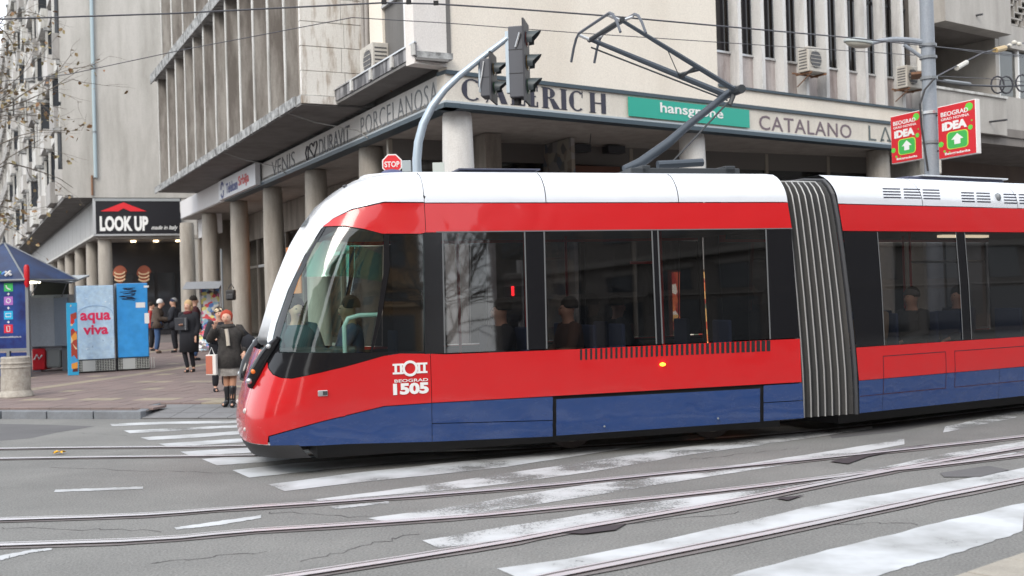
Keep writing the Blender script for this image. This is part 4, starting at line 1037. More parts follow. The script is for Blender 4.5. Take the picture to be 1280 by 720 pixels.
# head lamp cluster on the front corner (both sides)
for far in (False, True):
    pts = [M1.P(t, z, -.015, far) for t, z in ((.42, 1.42), (.37, 1.34), (.31, 1.22), (.25, 1.08), (.22, .98), (.20, .91))]
    hl = obj('head_lamp_housing', MB().tube(pts, [.03, .06, .075, .085, .07, .035], 12), blackg, TRAM, smooth=True)
    sg = 1 if far else -1
    for i, (mm_, r_) in ((1, (alu, .028)), (3, (mat('amber_lens', (.8, .2, .03), .2), .03)), (4, (alu, .034))):
        obj('lens', MB().ball(pts[i]+TF.n*(.055*(-sg))+TF.d*(-.045), r_, r_, r_, 10, 6), mm_, hl, smooth=True)
    c_ = M1.P(.2, .66, .012, far); obj('fog_lamp', MB().ball(c_, .035, .035, .035, 10, 6), mat('lamp_glass_white', (.55, .53, .52), .15), TRAM, smooth=True)
    c_ = M1.P(.22, .47, .012, far); obj('fog_lamp', MB().ball(c_, .026, .026, .026, 10, 6), mat('lamp_glass_white', (.55, .53, .52), .15), TRAM, smooth=True)
P_ = M1.px(432, 233); q_ = M1.P(*P_, -.01); obj('roof_marker_lamp', MB().ball(q_, .03, .02, .02, 8, 5), darkgrey, TRAM)
# ---- underframe and wheels
box('underframe', TF, -1.2, 4.3, -1.95, -.35, .14, .40, rubber, TRAM)
for sc_ in (1.75, 3.55):
    for oo in (-.64, -1.76):
        w_ = obj('wheel', MB().prism([TF.p(sc_+.3*cos(k*pi/12), oo, .315+.3*sin(k*pi/12)) for k in range(24)], TF.n*-.1), rust, TRAM)
        obj('wheel_rim', MB().prism([TF.p(sc_+.22*cos(k*pi/10), oo+.004, .315+.22*sin(k*pi/10)) for k in range(20)], TF.n*.02), mat('brake_steel', (.30, .27, .24), .5, .5), w_)
box('bogie_frame', TF, 1.3, 4.0, -.55, -.42, .16, .36, rust, TRAM)
box('coupler', TF, -1.5, -1.2, -1.35, -1.05, .15, .3, rust, TRAM)
# ---- interior of module 1
inw = mat('interior_wall', (.14, .14, .145), .6); seatm = mat('seat_blue', (.03, .05, .12), .7); polr = mat('red_pole', (.65, .02, .02), .35)
box('floor', TF, -1.0, 4.3, -2.3, -.1, .40, .44, mat('floor_grey', (.06, .06, .065), .6), TRAM)
box('ceiling', TF, -.9, 4.3, -2.2, -.2, 2.52, 2.56, inw, TRAM)
box('cab_partition', TF, .02, .06, -2.25, -.12, .44, 2.5, mat('cab_partition', (.04, .04, .045), .5), TRAM)
box('dashboard', TF, -1.65, -.95, -2.0, -.5, .5, 1.28, mat('dashboard_dark', (.02, .028, .03), .6), TRAM, bevel=.05)
box('control_box', TF, -1.0, -.75, -.75, -.35, 1.0, 1.30, mat('dashboard_dark', (.02, .028, .03)), TRAM, bevel=.03)
box('bulkhead_wall', TF, .06, 4.3, -2.34, -2.28, .44, 1.15, inw, TRAM)
obj('cab_grab_rail', MB().tube([TF.p(-.88, -.35, 1.22), TF.p(-.88, -.35, 1.52), TF.p(-.84, -.35, 1.60), TF.p(-.72, -.35, 1.63), TF.p(-.5, -.35, 1.63)], .025, 8), mat('mint_plastic', (.30, .42, .40), .4), TRAM, smooth=True)
region(M1, 'sun_strip', [p(386, 325), p(403, 300), p(440, 303), p(478, 318), p(478, 352), p(430, 345), p(376, 346)], glass('green_sun_strip', (.25, .75, .60), .10), TRAM, inset=.03, far=False)
def seat(fr, a, o, face, z=.44):
    s_ = add('seat', None, TRAM, fr.p(a, o, z)-wloc(TRAM)); 
    return s_
def seats(fr, lst, z=.44):
    for a, o, dr in lst:
        m_ = MB().box(fr, a-.2, a+.2, o-.21, o+.21, z+.42, z+.48)
        m_.box(fr, a-.04*0+(.2 if dr > 0 else -.25), a+(.25 if dr > 0 else -.2), o-.21, o+.21, z+.46, z+1.0)
        m_.box(fr, a-.08, a+.08, o-.1, o+.1, z, z+.42)
        obj('seat', m_, seatm, TRAM, bevel=.02)
seats(TF, [(.9, -.45, 1), (1.7, -.45, 1), (2.5, -.45, -1), (3.4, -.45, 1), (.9, -1.95, 1), (1.9, -1.95, 1), (2.9, -1.95, -1), (3.6, -1.95, 1)])
seats(TF, [(-.45, -1.05, 1)])
def poles(fr, lst, m_):
    for a, o in lst: obj('grab_pole', MB().tube([fr.p(a, o, .44), fr.p(a, o, 2.52)], .017, 8), m_, TRAM, smooth=True)
poles(TF, [(3.0, -.75), (1.3, -.8), (2.1, -1.6), (.5, -.8)], polr)
obj('grab_rail', MB().tube([TF.p(2.6, -.75, 2.15), TF.p(3.0, -.75, 2.15)], .017, 8), polr, TRAM)
# ---- bellows
def ringpts(b, s, ins):
    out = []
    for z in [.26, .5, .8, 1.2, 1.7, 2.2, 2.6, 2.8, 2.92, 3.02, 3.09]: out.append((winset(z)+ins, z-(.0 if z < 2.8 else ins*.5)))
    near_ = [b.fr.p(s if not callable(s) else s(z), -y, z) for y, z in out]
    top_ = [b.fr.p(s if not callable(s) else s(3.1), -y, 3.13-ins*.5) for y in (.6, 1.2, 1.8)]
    far_ = [b.fr.p(s if not callable(s) else s(z), -(2.4-y), z) for y, z in out][::-1]
    return near_+top_+far_
eA = lambda z: 4.44-(z-.27)*.040
eB = lambda z: -.02-max(0, z-.27)*.075
NR = 22; bm_ = MB(); rings = []
for k in range(NR+1):
    ins = .05+(.055 if k % 3 == 0 else (0.0 if k % 3 == 1 else .012)); 
    A_ = ringpts(M1, eA, ins); C_ = ringpts(M2, eB, ins); rings.append([a.lerp(c, k/NR) for a, c in zip(A_, C_)])
for k in range(NR):
    for j in range(len(rings[0])-1): bm_.face([rings[k][j], rings[k+1][j], rings[k+1][j+1], rings[k][j+1]], True)
bel = obj('bellows', bm_, grime('bellows_fabric', (.040, .042, .045), (.07, .065, .06), 3., .6, .7), TRAM, smooth=True)
for k in range(1, NR, 3): obj('bellows_rib', MB().tube([q+(q-CO).normalized()*-.008 for q in rings[k]], .009, 6), mat('rib_metal', (.40, .40, .395), .45, .3), bel, smooth=True)
for b_, e_ in ((M1, lambda z: eA(z)-.035), (M2, lambda z: eB(z)+.03)):
    obj('end_frame', MB().tube(ringpts(b_, e_, .03), .03, 6), darkgrey, TRAM)
# ---- module 2 outer panels
s2 = lambda x, y: M2.px(x, y)
L0 = lambda z: eB(z)+.05
def r2(name, s0, s1_, z0, z1, m_, inset=0., slant=False, far=True):
    sl0 = (L0(z0), L0(z1)) if s0 is None else (s0, s0)
    return region(M2, name, [('s', sl0[0], z0), ('s', s1_, z0), ('s', s1_, z1), ('s', sl0[1], z1)], m_, TRAM, inset=inset, far=far)
S2E = 5.6
r2('roof_fairing', None, 1.32, 2.79, ZT, tramwhite); r2('roof_fairing', 1.33, 3.2, 2.79, ZT, tramwhite); r2('roof_fairing', 3.21, S2E, 2.79, ZT, tramwhite)
r2('red_band', None, S2E, 2.46, 2.78, tramred)
xs2 = [s2(1097, 300)[0], s2(1195, 300)[0], s2(1206, 300)[0]]
r2('window_pillar', None, xs2[0], 1.065, 2.45, blackg); r2('window_pillar', xs2[1], xs2[2], 1.065, 2.45, blackg)
r2('window_pane', xs2[0], xs2[1], 1.065, 2.45, glass_s, .004); r2('window_pane', xs2[2], xs2[2]+1.35, 1.065, 2.45, glass_s, .004)
r2('window_pillar', xs2[2]+1.35, xs2[2]+1.55, 1.065, 2.45, blackg); r2('window_pane', xs2[2]+1.55, S2E, 1.065, 2.45, glass_s, .004)
for v in xs2: r2('window_trim', v-.008, v+.008, 1.07, 2.45, pale_tr, -.006)
r2('lower_panel', None, S2E, .665, 1.06, tramred); r2('skirt_panel', None, .42, .27, .66, tramblue); r2('skirt_panel', .425, 2.6, .27, .66, tramblue); r2('skirt_panel', 2.605, S2E, .27, .66, tramblue)
r2('inner_shell', 0.05, S2E, .30, 1.04, black, .03); r2('inner_shell', 0.0, S2E, 2.5, 2.78, black, .03)
# access panel outlines
seam = mat('panel_seam', (.05, .01, .02), .6)
for (a_, b_) in ((.42, 1.55), (1.72, 3.2)):
    for z_ in (.47, .93): r2('panel_seam', a_, b_, z_, z_+.009, seam, -.002, far=False)
    for s_ in (a_, b_): r2('panel_seam', s_, s_+.009, .47, .93, seam, -.002, far=False)
r2('panel_seam', .03, .42, .47, .477, seam, -.002, far=False)
# roof louvres
for x0, x1, yb in ((1103, 1125, 235), (1129, 1150, 235.5), (1153, 1174, 236.5), (1201, 1217, 240), (1220, 1237, 240.5), (1254, 1270, 242), (1273, 1295, 242.5)):
    for k in range(4):
        y_ = yb+k*3.6; region(M2, 'louvre_slot', [p(x0+k*.4, y_), p(x1+k*.4, y_+.5), p(x1+k*.4, y_+1.9), p(x0+k*.4, y_+1.4)], mat('slot_navy', (.02, .02, .04), .6), TRAM, inset=-.004, far=False)
t_, z_ = M2.px(1247, 246.5); obj('roof_marker', MB().ball(M2.P(t_, z_, -.0), .045, .045, .06, 12, 6), grey, TRAM)
mbr = MB()
for i in range(14): mbr.face([M2.P(L0(3.1)+i*.42, ZT), M2.P(L0(3.1)+(i+1)*.42, ZT), M2.P(L0(3.1)+(i+1)*.42, ZT, 0, True), M2.P(L0(3.1)+i*.42, ZT, 0, True)], True)
obj('roof', mbr, mat('roof_grey_white', (.62, .64, .67)), TRAM)
box('floor', QF, 0, S2E, -2.3, -.1, .40, .44, mat('floor_grey', (.06, .06, .065)), TRAM)
box('ceiling', QF, 0, S2E, -2.2, -.2, 2.50, 2.54, inw, TRAM)
box('bulkhead_wall', QF, 0.05, S2E, -2.34, -2.28, .44, 1.05, inw, TRAM)
box('underframe', QF, 0, S2E, -1.95, -.35, .12, .38, rubber, TRAM)
box('rear_bulkhead', QF, S2E-.02, S2E, -2.36, -.06, .3, 2.9, inw, TRAM)
seats(QF, [(.75, -.45, 1), (1.5, -.45, 1), (2.4, -.45, -1), (3.2, -.45, 1), (.8, -1.95, 1), (1.8, -1.95, 1), (2.8, -1.95, -1)])
poles(QF, [(.62, -.85), (1.9, -.8), (2.7, -1.6), (1.2, -1.6), (.35, -1.3)], polr)
obj('grab_rail', MB().tube([QF.p(1.9, -.8, 2.1), QF.p(3.4, -.8, 2.1)], .017, 8), mat('pale_rail', (.5, .5, .5), .4), TRAM)
obj('ceiling_lamp', MB().box(QF, 3.0, 4.0, -1.25, -1.15, 2.46, 2.495), mat('warm_tube', (1, .9, .7), .5, emit=(1, .85, .6), es=1.2), TRAM)
# roof boxes
def tbox(fr, b, x0, x1, o0, o1, z0, z1, m_, name='roof_box'):
    a0, _ = fr.px(x0, 212, (o0+o1)/2); a1, _ = fr.px(x1, 212, (o0+o1)/2)
    return box(name, fr, a0, a1, o0, o1, z0, z1, m_, TRAM, bevel=.015)
rb = tbox(TF, M1, 560, 652, -1.9, -.75, 3.12, 3.235, mat('roof_box_blue_grey', (.16, .18, .24), .5)); tbox(TF, M1, 556, 655, -1.95, -.70, 3.235, 3.255, mat('roof_box_lid', (.04, .045, .08), .4), 'roof_box_lid')
tbox(QF, M2, 1085, 1203, -1.9, -.55, 3.1, 3.225, mat('roof_box_navy', (.06, .065, .11), .5)); tbox(QF, M2, 1100, 1205, -1.95, -.5, 3.225, 3.245, alu, 'roof_box_lid')
tbox(QF, M2, 1240, 1340, -1.9, -.7, 3.1, 3.19, mat('roof_box_navy', (.06, .065, .11)))
obj('roof_dome', MB().ball(TF.p(-.15, -1.2, 3.2), .16, .16, .10, 14, 6, zmin=0), mat('dome_navy', (.06, .07, .16), .4), TRAM, smooth=True)
obj('roof_hook', MB().tube([TF.p(1.13+.08*cos(a*pi/6), -.9, 3.18+.07*sin(a*pi/6)) for a in range(7)], .018, 6), alu, TRAM)
# ---- pantograph
pm = mat('pantograph_grey', (.065, .08, .10), .45, .2); pd = mat('pantograph_dark', (.035, .04, .045), .5)
PG = obj('pantograph_base', MB().box(TF, TF.px(766, 212, -1.2)[0], TF.px(898, 212, -1.2)[0], -1.75, -1.55, 3.2, 3.27).box(TF, TF.px(766, 212, -1.2)[0], TF.px(898, 212, -1.2)[0], -.85, -.65, 3.2, 3.27).box(TF, TF.px(780, 212, -1.2)[0], TF.px(790, 212, -1.2)[0], -1.75, -.65, 3.2, 3.3).box(TF, TF.px(880, 212, -1.2)[0], TF.px(893, 212, -1.2)[0], -1.75, -.65, 3.2, 3.3), pd, TRAM, bevel=.01)
def tp(x, y, o=-1.2): s, z = TF.px(x, y, o); return TF.p(s, o, z)
foot = tp(783, 210); el = tp(914, 116)
obj('lower_arm', MB().tube([tp(780, 212), tp(800, 204), tp(836, 178), tp(862, 155), tp(914, 114)], [.05, .065, .06, .05, .045], 12), pm, PG, smooth=True)
obj('spring_cylinder', MB().tube([tp(822, 206, -.95), tp(878, 203, -.95)], .05, 10), pm, PG, smooth=True)
obj('actuator', MB().box(TF, TF.px(850, 205, -1.2)[0], TF.px(898, 205, -1.2)[0], -1.4, -1.05, 3.24, 3.32), pd, PG, bevel=.01)
obj('control_rod', MB().tube([tp(838, 205, -1.05), tp(910, 128, -1.1)], .012, 6), pd, PG)
obj('knee_joint', MB().tube([el+TF.n*.28, el-TF.n*.28], .055, 10), pd, PG)
obj('knee_bracket', MB().tube([el+TF.n*.1, tp(912, 131, -1.1)], .03, 6), pd, PG)
zh = tp(790, 15, -.6).z
def H(o, ds): return TF.p(hs+ds, o, zh)
hs = TF.px(775, 17, -.75)[0]
nearj, farj = TF.p(hs, -.72, zh-.07), TF.p(hs, -1.72, zh-.07)
for j, oo, r_ in ((nearj, .14, .028), (farj, -.14, .034)): obj('upper_arm', MB().tube([el+TF.n*oo, (el+TF.n*oo).lerp(j, .5), j], [r_+.008, r_+.004, r_-.006], 8), pm, PG, smooth=True)
obj('guide_rod', MB().tube([el-TF.n*.1-UP*.08, farj-UP*.1], .011, 6), pd, PG)
obj('cross_brace', MB().tube([(el+TF.n*.14).lerp(nearj, .32), (el-TF.n*.14).lerp(farj, .36)], .02, 6), pd, PG)
obj('cross_brace', MB().tube([(el+TF.n*.14).lerp(nearj, .36), (el-TF.n*.14).lerp(farj, .34)-UP*.02], .02, 6), pd, PG)
obj('bracing_wire', MB().tube([(el+TF.n*.14).lerp(nearj, .62), (el-TF.n*.14).lerp(farj, .35)], .006, 5), pd, PG)
obj('apex_tube', MB().tube([nearj+TF.n*.05, farj-TF.n*.05], .03, 8), pd, PG)
for ds in (-.16, .16):
    pts = []
    for u in [i/16 for i in range(17)]:
        o_ = -.38-1.64*u; e = abs(2*u-1); dz = 0 if e < .62 else -.30*((e-.62)/.38)**1.8
        pts.append(TF.p(hs+ds, o_, zh+dz))
    obj('contact_strip', MB().tube(pts, .018, 6), mat('carbon_grey', (.10, .11, .13), .5), PG, smooth=True)
for o_ in (-.72, -1.72): obj('head_bracket', MB().tube([TF.p(hs-.16, o_, zh-.02), TF.p(hs, o_, zh-.08), TF.p(hs+.16, o_, zh-.02)], .02, 6), alu, PG)
# ================================================================== OVERHEAD WIRES
def wire(name, pts, r, label):
    P = [depth(x, y, D) for x, y, D in pts]; out = []
    for i in range(len(P)-1):
        for k in range(8): out.append(P[i].lerp(P[i+1], k/8))
    out.append(P[-1]); return tag(obj(name, MB().tube(out, r, 5), wiremat, origin=P[0]), label, 'overhead wire')
wire('contact_wire', [(-300, 42, 15.6), (0, 24, 14.2), (215, 17, 13.9), (480, 3.5, 13.6), (545, 5, 13.6), (640, 11, 13.6), (760, 20, 13.7), (960, 38, 15.2), (1060, 47, 17), (1165, 58, 19.8), (1400, 82, 27)], .011, 'upper black contact wire running across the whole picture above the tram')
wire('feeder_wire', [(440, 22, 20), (560, 29, 20), (720, 41, 20.5), (960, 57, 22), (1160, 70, 23)], .008, 'thin wire just below the contact wire, from the stone corner to the lamp post')
wire('span_wire', [(0, 102, 24), (85, 93, 23), (230, 62, 22), (320, 45, 21), (440, 22, 20)], .009, 'pale thin wire rising from the left to the stone corner')
wire('span_wire', [(1170, 58, 20), (1225, 66, 22), (1400, 84, 26)], .007, 'thin wire leaving the lamp post to the right in front of the loggia')
for x, y in ((545, 3.2), (511, 2), (480, 2)):
    P = depth(x, y, 13.6); tag(obj('wire_clamp', MB().box(Fr(P.x, P.y, 90, 1), -.03, .03, -.02, .02, P.z-.03, P.z+.02), black, origin=P), 'small black clamp on the contact wire at the top, %s' % {545: 'rightmost of three', 511: 'middle of three', 480: 'leftmost of three'}[x], 'wire clamp', 'clamps on the contact wire')
sp = thing('insulated_span', depth(1230, 95, 23), 'span wires with insulators and coiled cable in front of the loggia at right', 'overhead fitting')
obj('span_rope', MB().tube([depth(1168, 97, 20), depth(1185, 88, 20.8), depth(1228, 66, 22.5), depth(1262, 57, 24), depth(1300, 50, 26)], .014, 6), wiremat, sp)
obj('span_rope', MB().tube([depth(1168, 100, 20), depth(1200, 106, 21), depth(1250, 108, 22), depth(1300, 106, 23)], .02, 6), wiremat, sp)
obj('span_rope', MB().tube([depth(1168, 95, 20), depth(1230, 98, 22), depth(1300, 104, 23)], .007, 5), wiremat, sp)
obj('insulator', MB().tube([depth(1196, 85, 21.2), depth(1208, 78, 21.6)], .05, 8), mat('insulator_pale', (.6, .58, .52), .4), sp)
obj('insulator', MB().tube([depth(1244, 63, 23.2), depth(1256, 60, 23.6)], .06, 8), mat('insulator_ochre', (.5, .35, .15), .4), sp)
obj('insulator', MB().tube([depth(1180, 101, 20.4), depth(1212, 105, 21.2)], .035, 8), grey, sp)
for cx, cy in ((1247, 106), (1258, 106), (1278, 104)):
    c_ = depth(cx, cy, 22.2); obj('cable_coil', MB().tube([c_+Vector((.13*cos(k*pi/6), 0, .17*sin(k*pi/6))) for k in range(13)], .018, 5), wiremat, sp)
for cx, cy in ((1262, 57), (1274, 55), (1268, 53)): obj('wire_clip', MB().ball(depth(cx, cy, 24), .06, .04, .05, 8, 5), mat('insulator_pale', (.6, .58, .52)), sp)

# ================================================================== LAMP POST WITH IDEA SIGNS
D_ = 20.0; base = depth(1166, 216, D_); base = Vector((base.x-.0, base.y, PVZ(D_)))
top_ = depth(1156.5, 0, D_); base = Vector((top_.x+.02, D_, base.z))
LP = thing('lamp_post', base, 'tall grey lamp post with one curved arm, carrying two red signs', 'lamp post')
obj('pole', MB().tube([base, base+UP*3, base+UP*12], [.15, .13, .10], 16), polem, LP, smooth=True)
def lp(x, y, D=D_): return depth(x, y, D)
arm = obj('arm', MB().tube([lp(1158, 53), lp(1135, 50), lp(1118, 49), lp(1100, 51), lp(1090, 54)], [.05, .05, .045, .04, .035], 8), polem, LP, smooth=True)
obj('arm_strut', MB().tube([lp(1158, 73), lp(1150, 70), lp(1130, 56)], .035, 8), polem, LP, smooth=True)
lh = Matrix.Rotation(radians(8), 3, 'Y')
c_ = lp(1073, 53); obj('lamp_head', MB().ball(c_, .27, .15, .085, 16, 8, lh, zmin=-.2), mat('lamp_head_grey', (.36, .40, .40), .4), LP, smooth=True)
obj('lamp_glass', MB().ball(c_-UP*.005, .24, .13, .10, 16, 6, lh, zmin=-1, zmax=-.15), mat('lamp_bowl', (.45, .44, .38), .2), LP, smooth=True)
for y in (57, 72, 98, 141, 178):
    c_ = lp(1158+y*.055, y); obj('pole_band', MB().lathe((base.x, base.y, c_.z), [(.15, -.025), (.15, .025)], 16), grey if y != 141 else alu, LP)
obj('post_cable', MB().tube([lp(1168, 98, 19.8), lp(1156, 112, 19.8), lp(1150, 130, 19.8), lp(1152, 160, 19.85), lp(1158, 200, 19.85), lp(1160, 214, 19.85)], .018, 6), rubber, LP)
sgr = mat('sign_red', (.60, .012, .022), .4); sgg = mat('sign_green', (.12, .60, .06), .4); sgd = mat('sign_green_dark', (.05, .42, .08), .4)
def idea(x, y_top, y_bot, x2, which, t0):
    # board plane parallel to the side street
    P = lp(x, y_top); F_ = Fr(base.x, base.y, -23, -1)
    a0, _ = F_.px(x, 150, 0); a1, _ = F_.px(x2, 150, 0)
    _, zt = F_.px(x2, y_top, 0); _, zb = F_.px(x2, y_bot, 0)
    lo, hi = min(a0, a1), max(a0, a1); Wd = hi-lo; Ht = zt-zb
    t = thing('advertising_sign', F_.p((lo+hi)/2, 0, zb), 'red double sided IDEA sign with green arrow, on the %s side of the lamp post' % which, 'sign', 'red signs on the lamp post')
    box('board', F_, lo, hi, -.10, .0, zb, zt, mat('board_white', (.72, .71, .70), .5), t, bevel=.01)
    box('face', F_, lo+.015, hi-.015, .0, .006, zb+.015, zt-.015, sgr, t)
    def U(u, v, o=.007): return F_.p(hi-u*Wd, o, zb+v*Ht)    # u from the left as seen from the street
    r_ = -F_.d
    text('lettering', 'BEOGRAD', U(.10, .79), r_, UP, .72*Wd, .085*Ht, white, t, bold=.02, depth_=.003)
    text('lettering', 'GRAD NOVINA', U(.10, .715), r_, UP, .74*Wd, .05*Ht, white, t, bold=.01, depth_=.003)
    text('lettering', 'iDEA', U(.12, .52), r_, UP, .66*Wd, .16*Ht, white, t, bold=.06, depth_=.003)
    text('lettering', 'Beogradanka', U(.18, .05), r_, UP, .66*Wd, .06*Ht, white, t, bold=.02, depth_=.003)
    def rr(u0, u1, v0, v1, rad, m_, nm, oo, dz):
        pts = []
        for cx, cy, st in ((u1-rad, v1-rad, 0), (u0+rad, v1-rad, 90), (u0+rad, v0+rad, 180), (u1-rad, v0+rad, 270)):
            for k in range(5): an = radians(st+22.5*k); pts.append(U(cx+rad*cos(an), cy+rad*.8*sin(an), oo))
        obj(nm, MB().prism(pts, F_.n*dz), m_, t)
    rr(.24, .80, .14, .50, .09, mat('lime_edge', (.45, .75, .08), .4), 'arrow_tile_edge', .0065, .002); rr(.265, .775, .155, .485, .08, sgd, 'arrow_tile', .009, .002)
    arr = [(.52, .44), (.68, .33), (.60, .33), (.60, .24), (.44, .24), (.44, .33), (.36, .33)]
    obj('arrow', MB().prism([U(u, v, .0115) for u, v in arr], F_.n*.002), white, t)
    for (u, v, r0) in ((.08, .28, .07), (.86, .50, .06), (.84, .88, .10), (.17, .14, .03), (.30, .19*0+.11, .02), (.9, .62, .02)):
        obj('green_dot', MB().prism([U(u+r0*cos(k*pi/6), v+r0*.75*sin(k*pi/6), .0065) for k in range(12)], F_.n*.002), sgg, t)
    for v in (.85, .18): obj('clamp', MB().tube([F_.p(hi if which == 'left' and False else (lo if which == 'left' else hi), -.05, zb+v*Ht), base+UP*(zb+v*Ht-base.z)], .018, 6), darkgrey, t)
idea(1113, 137, 199, 1152, 'left', 0)
idea(1172, 123, 192, 1220, 'right', 0)
# ================================================================== TRAFFIC LIGHTS
D_ = 18.2
b0 = depth(521, 215, D_); b0 = Vector((b0.x+.03, D_, PVZ(D_)))
TL = thing('traffic_light', b0, 'curved grey mast with two dark traffic signal heads seen from the side', 'traffic light')
tl = lambda x, y, D=D_: depth(x, y, D)
obj('mast', MB().tube([b0, tl(521, 200), tl(523, 178), tl(529, 155), tl(540, 133), tl(556, 112), tl(575, 94), tl(605, 70), tl(634, 48)], [.085, .075, .072, .07, .066, .06, .055, .05, .045], 12), polel, TL, smooth=True)
F_ = Fr(tl(650, 80).x, D_, 100, 1)     # heads face right
def head(x0, x1, y0, y1, n, lab):
    a0, zt = F_.px(x0, y0); a1, zb = F_.px(x1, y1); hh = zt-zb
    w_ = a1-a0
    hd = box('signal_head', F_, a0, a1, -.17, .17, zb, zt, mat('signal_dark', (.075, .08, .095), .5), TL, bevel=.015)
    bb = box('backing_board', F_, a1, a1+.03, -.27, .27, zb-.08, zt+.10, mat('backing_black', (.02, .022, .03), .5), hd)
    for k in range(n):
        cz = zb+hh*(k+.5)/n; rr_ = hh/n*.36
        vis = MB(); 
        for o_ in (0, 1):
            pass
        k1 = len(vis.v); N_ = 14
        for L_, rad in ((.02, rr_), (.24, rr_*.92)):
            for i in range(N_+1):
                an = radians(-35+250*i/N_); ln = L_ if L_ < .1 else L_*(.45+.55*max(0, sin(an)))
                vis.v.append(F_.p(a1+.03+ln, rad*cos(an), cz+rad*sin(an)))
        for i in range(N_): vis.f.append([k1+i, k1+i+1, k1+N_+1+i+1, k1+N_+1+i])
        obj('visor', vis, mat('visor_dark', (.06, .075, .08), .45), hd, smooth=True)
        obj('lens', MB().prism([F_.p(a1+.03, rr_*.9*cos(i*pi/8), cz+rr_*.9*sin(i*pi/8)) for i in range(16)], F_.d*.01), mat('lens_off_%d' % k, [(.02, .08, .03), (.15, .09, .01), (.12, .01, .01)][k if n == 3 else (0, 2)[k]], .2), hd)
        if k: box('joint_line', F_, a0-.002, a1-.01, .17, .173, zb+hh*k/n-.005, zb+hh*k/n+.005, black, hd)
    return a0, a1, zb, zt, hd
a0, a1, zb, zt, hd = head(637, 658, 36, 123, 3, '')
box('mount_plate', F_, a0-.07, a0, -.06, .06, zb+.1, zt-.05, polel, hd)
obj('mount_bracket', MB().tube([F_.p(a0+.12, .18, zt-.35), F_.p(a0+.2, .2, zt-.12)], .02, 6), alu, hd)
obj('bottom_joint', MB().tube([F_.p(a0+.1, 0, zb-.09), F_.p(a0+.1, 0, zb)], .06, 8), rubber, hd)
a0, a1, zb, zt, hd = head(602, 616, 76, 122, 2, '')
box('mount_plate', F_, a0-.05, a0, -.05, .05, zb+.1, zt+.02, polel, hd)
obj('hanging_cable', MB().tube([F_.p(a0+.07, .19, zt-.05), F_.p(a0+.03, .2, zt-.3), F_.p(a0-.02, .19, zb+.08)], .012, 5), alu, hd)
# stop sign and small box beyond the tram
D_ = 19.3; F_ = Fr(depth(490, 205, D_).x, D_, 92, 1); zc = depth(490, 205, D_).z; r_ = .185
t = thing('stop_sign', F_.p(0, 0, PVZ(D_)), 'small red octagonal STOP sign peeking over the tram roof', 'sign')
obj('post', MB().tube([F_.p(0, -.03, .1), F_.p(0, -.03, zc+.1)], .025, 8), grey, t)
oc = lambda r, o: [F_.p(r*cos(radians(22.5+45*k)), o, zc+r*sin(radians(22.5+45*k))) for k in range(8)]
obj('plate', MB().prism(oc(r_, 0), F_.n*-.02), white, t); obj('red_face', MB().prism(oc(r_*.88, .002), F_.n*.003), redp, t)
text('lettering', 'STOP', F_.p(-.13, .006, zc-.055), F_.d, UP, .26, .10, white, t, bold=.02, depth_=.003)
D_ = 20; F_ = Fr(depth(508, 208, D_).x, D_, 92, 1); zc = depth(508, 208, D_).z
t = thing('meter_box', F_.p(0, 0, PVZ(D_)), 'small grey box on a post between the STOP sign and the mast', 'box')
obj('post', MB().tube([F_.p(0, -.05, .1), F_.p(0, -.05, zc)], .03, 8), grey, t); box('housing', F_, -.08, .08, -.1, .0, zc-.1, zc+.11, mat('pale_blue_grey', (.35, .40, .42), .5), t, bevel=.01)
D_ = 21; F_ = Fr(depth(548, 207, D_).x, D_, 92, 1); zc = depth(548, 207, D_).z
t = thing('notice_plate', F_.p(0, 0, PVZ(D_)), 'small pale plate on a post left of the corner column', 'sign')
obj('post', MB().tube([F_.p(0, -.05, .1), F_.p(0, -.05, zc)], .03, 8), grey, t); box('plate', F_, -.11, .11, -.02, .0, zc-.15, zc+.06, mat('pale_mint_plate', (.5, .55, .52), .5), t)
# ================================================================== KIOSK, FRIDGES, PLANTER, NEWSSTAND
def pvp(x, y): return pave(x, y)
# fridges
def fridge(x0, x1, yb, ytop, az, body, label, kind):
    P0_, P1_ = pvp(x0, yb), pvp(x1, yb-.8); F_ = Fr(P0_.x, P0_.y, az, 1); wd = (x1-x0)/46*.885; z0 = P0_.z; _, z1 = F_.px(x0+2, ytop)
    t = thing('drinks_fridge', F_.p(wd/2, 0, z0), label, 'fridge')
    d_ = -.62
    box('cabinet', F_, 0, wd, d_, -.05, z0+.33, z1, mat('fridge_side', (.12, .16, .22), .5), t, bevel=.02)
    box('door', F_, .015, wd-.015, -.045, .0, z0+.35, z1-.01, body, t, bevel=.015)
    box('plinth', F_, 0, wd, d_, -.06, z0+.04, z0+.33, mat('fridge_plinth', (.05, .05, .055), .7), t)
    g_ = MB()
    for k in range(15): g_.box(F_, .02+k*.06, .032+k*.06, -.06, -.045, z0+.06, z0+.33)
    for k in range(7): g_.box(F_, .02, wd-.02, -.044, -.036, z0+.07+k*.04, z0+.08+k*.04)
    obj('grille', g_, mat('grille_pale', (.42, .44, .42), .5), t)
    box('grille_panel', F_, .12, .42, -.036, -.03, z0+.06, z0+.33, mat('plinth_panel', (.40, .42, .42), .5), t)
    for k in (0, 1): box('foot', F_, .05+k*(wd-.16), .11+k*(wd-.16), -.4, -.3, z0-.02, z0+.05, rubber, t)
    return t, F_, wd, z0, z1
fr1 = grime('ice_blue_print', (.50, .66, .80), (.33, .50, .71), 4., .4, .9, streak=False, bump=0, fine=12)
t, F_, wd, z0, z1 = fridge(97, 143, 468, 357, 66, fr1, 'pale blue drinks fridge with red aqua viva lettering', 'a')
pk = mat('aqua_red', (.70, .02, .10), .4)
zt = z0+(z1-z0)*.52
